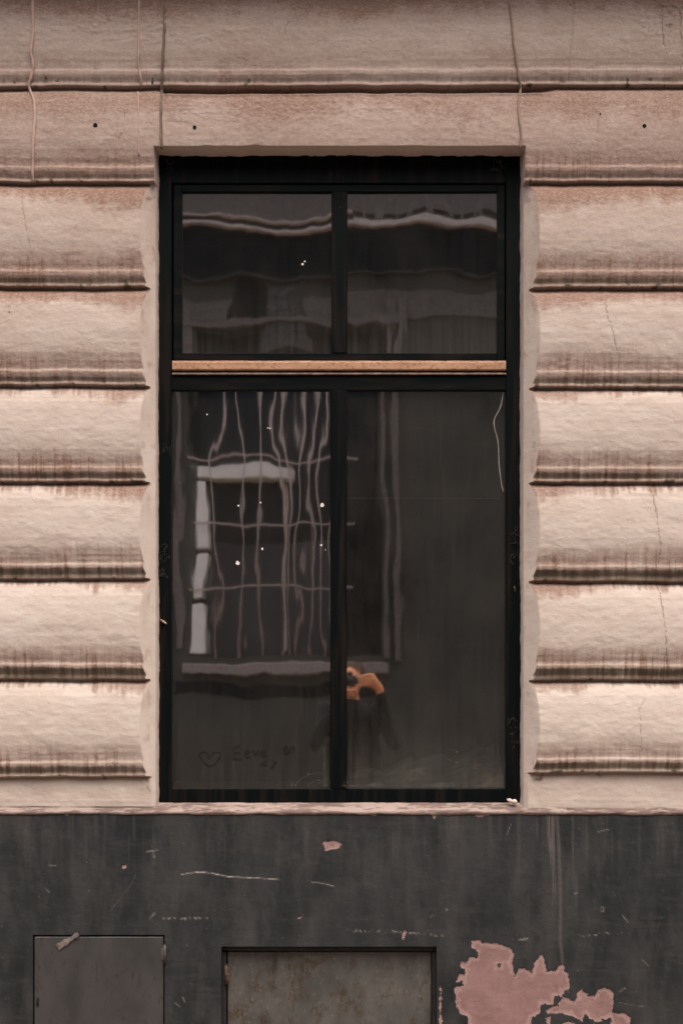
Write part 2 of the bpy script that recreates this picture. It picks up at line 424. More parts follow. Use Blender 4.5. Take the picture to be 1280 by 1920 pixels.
# ---- dirt masks; the general one also holds painted shade
low = fbm(PXa / 170, PYa / 130, 71, 3)
sN = fbm(PXa / 5.5, ci[:, None] * 9.1 + PYa / 160, 81, 3, 0.6)      # vertical runs
sW = fbm(PXa / 26.0, ci[:, None] * 4.3 + PYa / 200, 91, 3, 0.55)
fineV = fbm(PXa / 3.0, ci[:, None] * 5.5 + PYa / 70, 95, 2)
tlen = np.interp(ci, [0, 1, 2, 3, 4, 5, 6, 7, 8], [.40, .40, .24, .19, .15, .15, .14, .14, .01])[:, None]
nearw = np.where(PXa < 640, sstep(90, 270, PXa), sstep(1210, 1010, PXa))
tl = tlen * (0.75 + 0.35 * low + np.where(ci[:, None] >= 2, 0.55 * nearw, 0.0) + np.where(ci[:, None] >= 4, 0.5 * sW - 0.15 + 0.9 * np.minimum(0, sN) * (1 - nearw * .7), 0.22 * sW))
top = sstep(1.25, 0.55, Tt / np.maximum(tl, 0.01) + 0.30 * fbm(PXa / 9, PYa / 6, 99, 3))
topamt = np.interp(ci, [0, 1, 2, 3, 4, 5, 6, 7, 8], [1.0, .70, .92, .85, .80, .85, .85, .78, .1])[:, None]
drips = np.clip(0.5 + 1.4 * sN + 0.6 * sW, 0, 1)
topm = top * topamt * (0.84 + 0.40 * np.clip(1 - Tt / np.maximum(tl, .01), 0, 1)) * np.where(ci[:, None] >= 4, 0.35 + 0.65 * np.maximum(drips, nearw * 0.8), 0.85 + 0.15 * drips)
blen = 0.675 + 0.06 * low + 0.035 * sW + 0.05 * fbm(PXa / 90, ci[:, None] * 6.3, 109, 2)
bot = (0.75 * sstep(blen - 0.06, blen + 0.12, Tt + .03 * fbm(PXa / 5, PYa / 9, 107, 3)) + 0.25 * sstep(blen - .14, blen + .03, Tt)) * (1 - 0.25 * np.exp(-((Tt - 0.838 - 0.004 * wob) / 0.014) ** 2))
botamt = np.interp(ci, [0, 1, 2, 3, 4, 5, 6, 7, 8], [.34, .50, .78, .80, .76, .78, .82, .58, 0])[:, None]
botm = bot * botamt * np.clip(0.82 + 0.30 * sN + 0.26 * fineV + 0.2 * low, 0.15, 1.2)
runs = sstep(0.30, 0.62, sN * 0.7 + fineV * 0.6 + 0.12) * sstep(0.66, 0.80, Tt) * (ci[:, None] < 8) * np.where(ci[:, None] < 1, .12, .34) * (0.4 + 0.9 * sstep(-0.2, 0.4, fbm(PXa / 110, ci[:, None] * 7.7, 105, 2)))
soot_shade = np.interp(PYa, [-60, 0, 60, 120, 200, 330, 360, 560, 800, 1100, 1500], [.95, .84, .58, .50, .60, .60, .46, .35, .20, .07, .04])  # general soot plus the wall top's shade and edge falloff, painted in
grime_shade = soot_shade + (1 - soot_shade) * np.clip(topm + botm + runs, 0, 1) + 0.10 * low + 0.06 * fbm(PXa / 30, PYa / 14, 111, 3)
grime_shade = np.clip(grime_shade, 0, 1)
grime_shade = np.where(spl, np.clip(soot_shade * 0.7 + 0.05 + 0.22 * fbm(PXa / 16, PYa / 60, 113, 4, .6) + 0.25 * sstep(.35, .6, fbm(PXa / 9, PYa / 22, 115, 3)), 0, 1), grime_shade)
flat = ci[:, None] == 8
grime_shade = np.where(flat & ~spl, np.clip(0.16 + 0.16 * fbm(PXa / 40, PYa / 30, 117, 3) + 0.25 * sstep(.2, 0, Tt), 0, 1), grime_shade)
aS = np.interp(ci, [0, 1, 2, 3, 4, 5, 6, 7, 8], [.905, .905, .895, .890, .885, .862, .855, .865, .9])[:, None]; aE = np.interp(ci, [0, 4, 5, 6, 7, 8], [0, 0, .018, .022, .008, 0])[:, None]
al = sstep(aS, aS + .028, Tt + 0.012 * sN) * sstep(0.965 + aE, 0.945 + aE, Tt) * (ci[:, None] < 8)
al = al * np.clip(np.interp(ci, [0, 1, 2, 3, 4, 5, 6, 7], [.30, .38, .60, .64, .66, .80, .88, .72])[:, None] + 0.32 * sN + 0.25 * low, 0.1, .95)
al2 = (sstep(0.982, 0.99, Tt) + sstep(0.02, 0.008, Tt) * (ci[:, None] > 0)) * 0.25
blot = sstep(0.42, 0.55, fbm(PXa / 14, ci[:, None] * 3.1 + PYa / 14, 121, 3) * sstep(.88, .93, Tt)) * 0.9
al = np.clip(np.maximum(np.maximum(al, al2), blot), 0, 1)
al = np.where(spl | flat, 0, al)
crk = np.zeros(PXa.shape)
cracks = [([(42, 355), (46, 395), (55, 440), (66, 510)], .9, .5), ([(1133, 560), (1134, 590), (1146, 625), (1153, 660)], .9, .7),
          ([(1219, 915), (1226, 960), (1234, 1020), (1231, 1090), (1238, 1140), (1245, 1200), (1248, 1270)], 1.1, .75),
          ([(1208, 1308), (1195, 1328), (1198, 1370), (1200, 1410)], .9, .6), ([(545, 0), (545, 30), (536, 60), (535, 80)], .9, .6),
          ([(1073, 0), (1072, 60), (1066, 100), (1064, 150)], 1.0, .5), ([(1220, 2), (1235, 15), (1262, 17), (1285, 24)], 1.1, .8),
          ([(1237, 17), (1238, 60), (1240, 90), (1248, 104)], 1.1, .8), ([(1271, 20), (1273, 45), (1270, 62), (1278, 90), (1274, 130), (1272, 150)], 1.1, .8),
          ([(1228, 190), (1222, 215), (1210, 230)], 1.0, .7), ([(1123, 215), (1118, 235), (1116, 260)], .9, .5), ([(228, 205), (236, 216), (236, 228)], 1, .8),
          ([(210, 260), (222, 262), (232, 255), (226, 266), (218, 256)], 1, .8), ([(275, 235), (290, 238), (300, 246)], .9, .6), ([(310, 232), (340, 233), (352, 236)], .9, .6),
          ([(272, 373), (282, 372), (292, 362), (297, 345)], 1.1, .8), ([(1150, 198), (1160, 202), (1180, 198)], 1, .4),
          ([(1245, 54), (1255, 53)], 1.6, .9), ([(1252, 50), (1252, 68)], 1.2, .8), ([(428, 105), (445, 110), (462, 118)], .9, .6),
          ([(975, 1465), (983, 1475), (980, 1500)], .9, .8), ([(276, 1462), (277, 1478), (281, 1484)], 1.2, .9), ([(190, 1453), (196, 1453), (194, 1461)], 2.0, 1),
          ([(1004, 1462), (1012, 1463), (1018, 1450)], 2.4, 1), ([(1120, 1452), (1126, 1455)], 2.5, .9)]
for pts_, wd, am in cracks:
    x0 = min(p[0] for p in pts_) - 12; x1 = max(p[0] for p in pts_) + 12; y0 = min(p[1] for p in pts_) - 12; y1 = max(p[1] for p in pts_) + 12
    rr = np.where(((PYa.max(1) > y0) & (PYa.min(1) < y1)))[0]; cc = np.where((PXa.max(0) > x0) & (PXa.min(0) < x1))[0]
    if len(rr) == 0 or len(cc) == 0: continue
    sub = np.ix_(rr, cc); d_ = seg_dist(PXa[sub] + 1.6 * vnoise(PXa[sub] / 4, PYa[sub] / 4, 131), PYa[sub], pts_)
    e = np.exp(-(d_ / (wd * (.8 + .5 * vnoise(PXa[sub] / 7, PYa[sub] / 7, 133)))) ** 2) * am * .85; crk[sub] = np.maximum(crk[sub], e); Yw[sub] += e * 0.0010
keep = np.ones((rowsN - 1, C - 1), bool); keep[lint_row:, cXL:cXR] = False
A = dict(grime_shade=grime_shade, algae=al, crack=crk)
# reveals: left jamb, right jamb, lintel soffit
def reveal(rs, col, xin, back=0.06):
    n = len(rs); V0 = np.stack([Xw[rs, col], Yw[rs, col], Zw[rs, col]], -1)
    V1 = V0.copy(); V1[:, 0] += np.sign(xin - V1[:, 0]) * 0.002 * 0; V1[:, 0] = np.where(True, V0[:, 0] + (xin - V0[:, 0]) * 0.5, 0); V1[:, 1] = V1[:, 1] * 0.5 + 0.008
    V1[:, 0] += fbm(V0[:, 2] * 60, V0[:, 2] * 0, 141, 3) * 0.0012
    V2 = V0.copy(); V2[:, 0] = xin + fbm(V0[:, 2] * 14, V0[:, 2] * 0, 151, 6, .7) * 0.0045; V2[:, 1] = 0.028
    V3 = V2.copy(); V3[:, 1] = back
    g = np.interp(rs, [lint_row, rowsN], [.45, .22])
    return np.stack([V0, V1, V2, V3], 1), dict(grime_shade=np.repeat(g[:, None], 4, 1), crack=np.zeros((n, 4)), algae=np.zeros((n, 4)))
rs = np.arange(lint_row, rowsN)
xinL = pt(298, 0, 0.028).x; xinR = pt(974.5, 0, 0.028).x
EL, EAL = reveal(rs, cXL, xinL); ER, EAR = reveal(rs, cXR, xinR)
cs = np.arange(cXL, cXR + 1)
V0 = np.stack([Xw[lint_row, cs], Yw[lint_row, cs], Zw[lint_row, cs]], -1)
V1 = V0.copy(); V1[:, 1] = V0[:, 1] + 0.004; V1[:, 2] -= 0.001
V2 = V0.copy(); V2[:, 1] = 0.028; V2[:, 2] = pt(0, 292, 0.028).z + fbm(V0[:, 0] * 22, V0[:, 0] * 0, 161, 4, .65) * 0.006
V3 = V2.copy(); V3[:, 1] = 0.06
ET = np.stack([V0, V1, V2, V3], 1); EAT = dict(grime_shade=np.full(ET.shape[:2], .5), crack=np.zeros(ET.shape[:2]), algae=np.zeros(ET.shape[:2]))
wall = grid_mesh('plaster_wall', Xw, Yw, Zw, keep, A, PLASTER, B, extra=[(EL, EAL), (ER[:, ::-1], {k: v[:, ::-1] for k, v in EAR.items()}), (ET, EAT)])

def wall_p(px, py):
    """protrusion of the wall at a photo position (top courses)"""
    for i in range(8):
        j0, j1 = joint(i, px), joint(i + 1, px)
        if py < j1:
            return float(np.interp((py - j0) / (j1 - j0), prof_t, prof_p)) / 100
    return 0.014

# masonry body, unseen ledge added to shade the wall top, upper storey
HX0, HX1 = (-ext - PX) * S, (1280 + ext - PX) * S
OPT = pt(0, 292, 0.03).z; OPB = pt(0, 1510, 0.03).z
mb = MB()
mb.box(HX0, xinL - 0.03, 0.061, 0.40, 0.0, OPT + .02); mb.box(xinR + 0.03, HX1, 0.061, 0.40, 0.0, OPT + .02)
mb.box(HX0, HX1, 0.061, 0.40, OPT + .021, 4.45); mb.box(xinL - 0.029, xinR + 0.029, 0.061, 0.40, 0.0, OPB - 0.03)
mb.build('masonry', simple('brown_masonry', (0.20, 0.15, 0.12), 0.9), B)
ZL = pt(0, -28, -0.02).z
mb = MB()
prof = [(0.06, ZL), (-0.07, ZL + .001), (-0.09, ZL + .03), (-0.12, ZL + .05), (-0.15, ZL + .09), (-0.16, ZL + .10), (-0.21, ZL + .10), (-0.21, ZL + .17), (0.06, ZL + .24)]
nX = 30; vs = []; fs = []
for i in range(nX + 1):
    x = HX0 + (HX1 - HX0) * i / nX
    vs += [(x, a, b) for a, b in prof]
for i in range(nX):
    for k in range(len(prof)):
        k2 = (k + 1) % len(prof); n = len(prof); fs.append((i * n + k, i * n + k2, (i + 1) * n + k2, (i + 1) * n + k))
mb.add(vs, fs); mb.build('cornice', simple('shading_ledge_plaster', (0.42, 0.33, 0.27), 0.9, 0.3, 14), B)
mb = MB(); mb.box(HX0, HX1, -0.02, 0.06, ZL + .24, 4.45); mb.build('upper_wall', simple('upper_plaster', (0.45, 0.35, 0.29), 0.9, 0.25, 8), B)

# ---------------------------------------------------------------- sill ledge
SILL = sill_mat()
zpl = pt(0, 1523, -0.03).z
def sill():
    n = 420; px = np.linspace(-100, 1380, n); px = np.concatenate([np.linspace(-ext, -110, 20), px, np.linspace(1390, 1280 + ext, 20)])
    inw = sstep(287, 295, px) * sstep(982, 976, px)
    zt = pt(0, 1505, 0.03).z
    rowsS = []
    wv = lambda s, a: fbm(px / 40, px * 0 + s, 171, 4, .6) * a
    # back, mid, front-top, front-edge
    yb = np.where(inw > .5, 0.055, -0.009); zb = np.where(inw > .5, zt + .006, pt(0, 1513, -.014).z)
    for u in np.linspace(0, 1, 9):
        y = yb + (-0.030 - yb) * u; z = zb + (zpl + 0.004 - zb) * (u ** 1.3)
        rowsS.append(np.stack([(px - PX) * S, y, z + wv(u * 2.2, 0.0022) + fbm(px / 8, px * 0 + u * 9, 175, 3) * 0.0009], -1))
    rowsS.append(np.stack([(px - PX) * S, np.full(px.shape, -0.033) + wv(9, 0.001), np.full(px.shape, zpl) + wv(7, .001)], -1))
    rowsS.append(np.stack([(px - PX) * S, np.full(px.shape, -0.0315), np.full(px.shape, zpl - 0.006) + wv(5, .004)], -1))
    rowsS.append(np.stack([(px - PX) * S, np.full(px.shape, -0.0275), np.full(px.shape, zpl - 0.008) + wv(5, .004)], -1))
    V = np.stack(rowsS, 0)
    return grid_mesh('sill', V[..., 0], V[..., 1], V[..., 2], np.ones((V.shape[0] - 1, V.shape[1] - 1), bool), {}, SILL, B)
sill()

# ---------------------------------------------------------------- plinth
HA = (62.0, 309.0, 1753.0, 2080.0)      # left hatch opening
HB = (415.0, 818.0, 1775.0, 2075.0)     # middle hatch opening
def axis(stops, step):
    out = []
    for a, b, s_ in zip(stops[:-1], stops[1:], step):
        out += list(np.linspace(a, b, max(2, int(round((b - a) / s_)) + 1))[:-1])
    return np.array(out + [stops[-1]])
cx = axis([-ext, -40, HA[0], HA[1], HB[0], HB[1], 1320, 1280 + ext], [25, 2.2, 2.2, 2.2, 2.2, 2.2, 25])
ry = axis([1522, HA[2], HB[2], 1935, HB[3], HA[3], 2174], [2.1, 2.1, 2.1, 12, 5, 12])
PXp, PYp = np.meshgrid(cx, ry)
SD = lambda pts_, big=False: poly_sdf(PXp, PYp, pts_)
c2 = lambda L: [(640 + a / 2, 1500 + b / 2) for a, b in L]
polyA = c2([(487, 530), (510, 523), (530, 536), (560, 537), (600, 542), (640, 560), (645, 580), (640, 610), (648, 662), (665, 632), (690, 632), (715, 652), (722, 610), (750, 578), (762, 600), (768, 642), (800, 640), (828, 616), (835, 640), (850, 655), (855, 690), (852, 722), (835, 710), (828, 735), (800, 735), (790, 770), (765, 765), (745, 770), (742, 800), (715, 815), (705, 850), (720, 900), (690, 980), (560, 1010), (470, 960), (480, 900), (470, 810), (445, 800), (432, 770), (420, 705), (455, 695), (450, 670), (465, 640), (443, 622), (445, 605), (465, 612), (480, 592), (510, 590), (512, 570), (490, 552)])
polyB = c2([(765, 790), (800, 770), (830, 740), (875, 755), (885, 720), (900, 712), (925, 735), (950, 735), (960, 712), (990, 705), (1020, 722), (1018, 770), (1015, 800), (1060, 800), (1085, 820), (1075, 860), (1000, 870), (1010, 812), (960, 832), (930, 820), (915, 800), (900, 832), (880, 815), (830, 800), (770, 799)])
fl = np.minimum(SD(polyA), SD(polyB))
for q in (c2([(430, 680), (445, 652), (457, 655), (442, 678)]), c2([(828, 838), (850, 832), (872, 838), (880, 860), (820, 860)]), c2([(768, 820), (782, 815), (780, 840), (768, 838)]),
          [(607, 1580), (625, 1577), (641, 1583), (632, 1590), (610, 1594)], [(231, 1624), (237, 1622), (238, 1627), (233, 1628)],
          [(753, 1760), (757, 1746), (761, 1748), (756, 1762)], [(560, 1722), (566, 1716), (564, 1722)],
          c2([(370, 700), (374, 730), (370, 800), (378, 830), (372, 860), (366, 800)])):
    fl = np.minimum(fl, SD(q) - 1.0)
fl = np.maximum(fl, -poly_sdf(PXp, PYp, c2([(585, 615), (597, 615), (595, 628), (585, 626)])))
fl = np.maximum(fl, -poly_sdf(PXp, PYp, c2([(800, 745), (815, 750), (812, 770), (792, 775)])))
edge = 1524 + 2.5 * np.maximum(0, fbm(PXp / 14, PXp * 0, 181, 3)) * 2
for q, dp, wd in ((820, 5, 9), (813, 6, 3), (827, 4, 3), (900, 7, 14), (390, 5, 20), (468, 4, 6), (700, 4, 12), (608, 3, 5), (360, 3, 4)): edge = edge + dp * np.exp(-((PXp - q) / wd) ** 2)
fl = np.minimum(fl, PYp - edge)
fl = np.clip(fl, -30, 30)
chalk = np.zeros(PXp.shape); crackp = np.zeros(PXp.shape)
def stroke(arr, pts_, wd, am):
    if arr is chalk and am <= .7: am *= .62
    d_ = seg_dist(PXp, PYp, pts_); np.maximum(arr, np.exp(-(d_ / (wd * .85)) ** 2) * am * (.75 + .4 * vnoise(PXp / 5, PYp / 5, 19)), out=arr)
stroke(chalk, [(340, 1640), (356, 1637), (375, 1635), (395, 1637), (430, 1644), (480, 1646), (523, 1649)], 1.0, .85)
stroke(chalk, [(585, 1654), (605, 1656), (627, 1662)], 1.1, .7); stroke(chalk, [(275, 1597), (296, 1594)], 1.1, .7); stroke(chalk, [(287, 1596), (289, 1608)], 1.1, .7)
stroke(chalk, [(282, 1722), (290, 1712)], 1.6, .6); stroke(chalk, [(92, 1622), (105, 1623)], 1.1, .5); stroke(chalk, [(1120, 1560), (1140, 1555)], 1.2, .5)
stroke(chalk, [(1127, 1702), (1131, 1700), (1131, 1708), (1126, 1708)], 1.2, .6); stroke(chalk, [(1166, 1716), (1177, 1730)], .9, .6); stroke(chalk, [(1204, 1800), (1216, 1812)], .9, .5)
stroke(chalk, [(950, 1565), (957, 1545)], .9, .4); stroke(chalk, [(806, 1719), (812, 1716)], 1, .5); stroke(chalk, [(1077, 1676), (1080, 1674)], 1.6, .7); stroke(chalk, [(836, 1705), (838, 1706)], 1.8, .6)
stroke(chalk, [(343, 1870), (346, 1878)], 1.3, .6); stroke(chalk, [(328, 1880), (338, 1888)], 1.1, .6); stroke(chalk, [(85, 1665), (93, 1673)], 1.1, .4)
stroke(chalk, [(1160, 1880), (1185, 1885), (1215, 1888)], .9, .35); stroke(chalk, [(205, 1710), (245, 1660), (255, 1640)], .8, .22); stroke(chalk, [(1160, 1860), (1172, 1852)], 1, .6)
dots = np.exp(-(seg_dist(PXp, PYp, [(305, 1722), (345, 1722), (420, 1722), (500, 1728), (560, 1737), (640, 1745), (740, 1746), (840, 1756), (960, 1762), (1080, 1755), (1160, 1748)]) / 2.0) ** 2)
chalk = np.maximum(chalk, dots * sstep(0.15, 0.55, fbm(PXp / 4, PYp / 3, 191, 2) + 0.12) * 0.45 * sstep(-.2, .2, fbm(PXp / 90, PYp * 0, 193, 2)))
run = sstep(0.10, 0.5, fbm(PXp / 4.0, PYp / 120, 195, 3)) * np.exp(-((PXp - 1045) / 38) ** 2) * sstep(1770, 1560, PYp) * 0.8
run = run + np.exp(-(seg_dist(PXp, PYp, [(1043, 1525), (1048, 1600), (1050, 1680), (1050, 1760), (1056, 1830)]) / 3.0) ** 2) * 0.5
run = run + sstep(0.12, 0.6, fbm(PXp / 9.0, PYp / 160, 197, 3)) * sstep(1700, 1530, PYp) * 0.2
dustA = np.clip(run, 0, 1)
stroke(crackp, [(0, 1668), (22, 1685), (30, 1712), (44, 1728), (58, 1748)], 1.2, .8); stroke(crackp, [(278, 1523), (284, 1540), (300, 1565)], 1.1, .6); stroke(crackp, [(1240, 1700), (1262, 1720)], 1, .5)
relp = fbm(PXp / 70, PYp / 60, 201, 4) * 0.0016 + fbm(PXp / 9, PYp / 7, 211, 3) * 0.0004
pinkm = sstep(1, -1, fl)
fp = (D - 0.028) / D
Xp = (PXp - PX) * S * fp; Zp = EYE + (PY - PYp) * S * fp; Yp = -0.028 - relp + pinkm * 0.0016
keep = np.ones((len(ry) - 1, len(cx) - 1), bool)
cmx = (cx[:-1] + cx[1:]) / 2; cmy = (ry[:-1] + ry[1:]) / 2
for h in (HA, HB):
    keep &= ~((cmx[None, :] > h[0]) & (cmx[None, :] < h[1]) & (cmy[:, None] > h[2]) & (cmy[:, None] < h[3]))
extra = []
for h, back in ((HA, 0.02), (HB, 0.055)):
    c0, c1 = np.argmin(abs(cx - h[0])), np.argmin(abs(cx - h[1])); r0, r1 = np.argmin(abs(ry - h[2])), np.argmin(abs(ry - h[3]))
    path = [(r, c0) for r in range(r1, r0, -1)] + [(r0, c) for c in range(c0, c1)] + [(r, c1) for r in range(r0, r1)] + [(r1, c) for c in range(c1, c0 - 1, -1)]
    ri = np.array([p[0] for p in path]); cj = np.array([p[1] for p in path])
    V0 = np.stack([Xp[ri, cj], Yp[ri, cj], Zp[ri, cj]], -1); V1 = V0.copy(); V1[:, 1] = back
    extra.append((np.stack([V0, V1], 1), dict(flake=np.full((len(path), 2), 20.0))))
# closing edge at the top of the plinth, tucked under the sill
V0 = np.stack([Xp[0], Yp[0], Zp[0]], -1); V1 = V0.copy(); V1[:, 1] = 0.02; V1[:, 2] -= 0.004
extra.append((np.stack([V1, V0], 0), dict(flake=np.full((2, len(cx)), -20.0))))
grid_mesh('plinth', Xp, Yp, Zp, keep, dict(flake=fl, chalk=chalk, dust=dustA, crack=crackp), PLINTH, B, extra=extra)

# ---------------------------------------------------------------- hatches in the plinth
def hatch_mat(name, rusty):
    m = M(name, 0.5, 0.4)
    a = m.ramp(m.noise(6, 5, 0.6, (1.4, 1, 0.8)), 0.35, 0.7)
    c = m.mix(a, (0.034, 0.035, 0.037), (0.060, 0.059, 0.059)) if not rusty else m.mix(a, (0.052, 0.054, 0.053), (0.110, 0.107, 0.102))
    if rusty:
        r1 = m.ramp(m.noise(8, 6, 0.72, (1.2, 1, 0.85)), 0.48, 0.60); r2 = m.ramp(m.noise(90, 4, 0.7, (1, 1, 0.6)), 0.44, 0.54)
        c = m.mix(m.math('MULTIPLY', m.math('MULTIPLY', r1, r2), 0.85), c, (0.046, 0.030, 0.014))
        b = m.ramp(m.noise(7, 6, 0.72, (1.9, 1, 0.6), (4, 0, 2)), 0.57, 0.66)
        c = m.mix(m.math('MULTIPLY', b, 0.75), c, (0.028, 0.022, 0.016))
        s = m.ramp(m.noise(70, 5, 0.75), 0.60, 0.66); c = m.mix(m.math('MULTIPLY', s, .6), c, (0.20, 0.18, 0.16))
    else:
        s = m.ramp(m.noise(26, 5, 0.7, (2.2, 1, 0.8), (7, 0, 3)), 0.59, 0.64); c = m.mix(m.math('MULTIPLY', s, .7), c, (0.032, 0.022, 0.014))
        s = m.ramp(m.noise(150, 3, 0.6), 0.68, 0.72); c = m.mix(m.math('MULTIPLY', s, .6), c, (0.03, 0.025, 0.02))
    m.base(c); m.nrm(m.bump(m.math('ADD', m.noise(7, 2), m.math('MULTIPLY', m.noise(160, 4, 0.6), 0.10)), 0.004, 0.5)); return m.m
HM1 = hatch_mat('grey_hatch_steel', False); HM2 = hatch_mat('rusty_hatch_steel', True)
DARK = simple('dark_recess', (0.012, 0.012, 0.013), 0.9)
WORN = simple('worn_hinge_steel', (0.075, 0.066, 0.062), 0.6, 0.4, 60)
def hinge(px, py, Y, h, r, parent, mat, side=1):
    mb = MB(); a = pt(px, py, Y); b = pt(px, py + h, Y)
    mb.tube([a, b], r, 12); mb.tube([a + Vector((0, 0, .004)), a], r * .55, 8)
    mb.tube([pt(px, py + h * .48, Y), pt(px, py + h * .53, Y)], r * 1.12, 12)
    mb.box(a.x, a.x - side * .012, Y + .001, Y + .005, a.z - .01, b.z + .01, .0006)
    return mb.build('hinge', mat, parent)
# left hatch (flush)
hl = MB(); P0 = pt(65, 1756.5, -0.026); P1 = pt(306.5, 2077, -0.026)
hl.box(P0.x, P1.x, -0.027, -0.012, P1.z, P0.z, 0.0022)
hd = hl.build('metal_hatch', HM1, B); hd['label'] = 'smooth grey steel hatch door with a strip of tape on its top edge'
mb = MB(); mb.box(pt(62, 0).x + .001, pt(309, 0).x - .001, -0.004, 0.01, pt(0, 2079).z, pt(0, 1754).z); mb.build('recess_back', DARK, hd)
hinge(309.0, 1773, -0.030, 33, 0.0048, hd, WORN)
mb = MB(); K = pt(71, 1878, -0.03); mb.tube([K + Vector((0, 0, .015)), K + Vector((0, -.001, .008)), K + Vector((0, -.001, -.008)), K + Vector((0, 0, -.015))], [.0028, .004, .004, .0028], 10)
mb.build('latch', DARK, hd)
# middle hatch (recessed) with frame
fr = MB(); F0 = pt(417, 1776, 0.0); F1 = pt(817, 2074, 0.0); wS = 0.013
fr.box(F0.x, F1.x, 0.0, 0.05, F0.z - wS, F0.z, .001); fr.box(F0.x, F0.x + wS, -0.004, 0.05, F1.z, F0.z - wS - .001, .001); fr.box(F1.x - wS, F1.x, -0.004, 0.05, F1.z, F0.z - wS - .001, .001)
fo = fr.build('hatch_frame', simple('hatch_frame_paint', (0.020, 0.022, 0.024), .6, .4, 40), B)
dm = MB(); Q0 = pt(427, 1784, 0.012); Q1 = pt(808, 2070, 0.012); dm.box(Q0.x, Q1.x, 0.008, 0.022, Q1.z, Q0.z, .002)
d2 = dm.build('metal_hatch', HM2, B); d2['label'] = 'rust spotted grey steel hatch door set in a deep black recess'
hinge(424, 1809, -0.006, 36, 0.0055, d2, simple('rusty_hinge', (0.085, 0.055, 0.042), .8, .5, 80), -1)

# ---------------------------------------------------------------- window
YF = 0.030
W = bpy.data.objects.new('window', None); link(W, B); W['label'] = 'tall black framed four pane window'
def zx(px): return pt(px, 0, YF).x
def zz(py): return pt(0, py, YF).z
mb = MB()
bv = 0.0016
mb.box(xinL - .02, zx(322), YF, YF + .07, zz(1512), zz(288), bv)          # left stile
mb.box(zx(948), xinR + .02, YF, YF + .07, zz(1512), zz(288), bv)          # right stile
mb.box(zx(322), zx(948), YF + .0006, YF + .07, zz(343), zz(288), bv)      # head
mb.box(zx(322), zx(948), YF + .0006, YF + .07, zz(1512), zz(1479), bv)    # bottom rail
mb.build('frame', FRAME, W)
mb = MB()       # upper sash
mb.box(zx(325), zx(341), YF + .006, YF + .05, zz(675), zz(345), bv); mb.box(zx(932), zx(946), YF + .006, YF + .05, zz(675), zz(345), bv)
mb.box(zx(341), zx(932), YF + .0065, YF + .05, zz(358), zz(345), bv); mb.box(zx(341), zx(932), YF + .0065, YF + .05, zz(675), zz(661), bv)
mb.build('upper_sash', FRAME_H, W)
for (a, b, c, d, yo) in ((621, 651, 358, 661, .007), (619, 650, 731, 1479, .003)):
    mb = MB(); mb.box(zx(a), zx(b), YF + yo, YF + .06, zz(d), zz(c), bv)
    mb.box(zx(a) + .005, zx(b) - .005, YF + yo - .0035, YF + yo + .01, zz(d) + .0004, zz(c) - .0004, .001)
    mb.build('mullion', FRAME, W)
mb = MB()       # transom rail with a light drip edge
mb.box(zx(322), zx(948), YF + .002, YF + .06, zz(731), zz(703), bv)
mb.build('transom', FRAME_H, W)
mb = MB(); mb.box(zx(323), zx(948), YF - .006, YF + .02, zz(703) + .0004, zz(699.6), .001)
mb.build('drip_edge', simple('worn_edge', (0.20, 0.14, 0.11), .7, .5, 50), W)
mb = MB()       # slot behind the orange bar
mb.box(zx(322), zx(948), YF + .022, YF + .06, zz(699), zz(675.5)); mb.build('slot', DARK, W)
# orange-brown wooden strip
n_ = 200; xs = np.linspace(zx(323.5), zx(947.5), n_)
prof = [(YF + .02, 694.5), (YF - .004, 694.5), (YF - .0065, 692.5), (YF - .0065, 686), (YF - .0065, 680.5), (YF - .004, 679.3), (YF - .0035, 677.6), (YF - .001, 676.6), (YF + .02, 676.4)]
V = np.zeros((len(prof), n_, 3))
for i, (y, p) in enumerate(prof):
    V[i, :, 0] = xs; V[i, :, 1] = y + fbm(xs * 80, xs * 0 + i, 221, 2) * .0004; V[i, :, 2] = pt(0, p, YF).z + fbm(xs * 50, xs * 0 + i * 0.3, 223, 3) * .0007
m = M('orange_strip_wood', 0.7, 0.3)
sp1 = m.ramp(m.noise(110, 4, 0.6, (1, 1, 1.0)), 0.55, 0.64)
c = m.mix(m.ramp(m.noise(8, 4, .6, (1, 1, 6)), .3, .7), (0.36, 0.20, 0.125), (0.46, 0.28, 0.18)); c = m.mix(m.math('MULTIPLY', sp1, .75), c, (0.20, 0.075, 0.03))
sp2 = m.ramp(m.noise(260, 2, 0.5), 0.66, 0.70); c = m.mix(sp2, c, (0.05, 0.03, 0.02)); m.base(c); m.nrm(m.bump(m.noise(120, 4, .6), .0012, .8))
grid_mesh('wooden_strip', V[..., 0], V[..., 1], V[..., 2], np.ones((len(prof) - 1, n_ - 1), bool), {}, m.m, W, smooth=False)
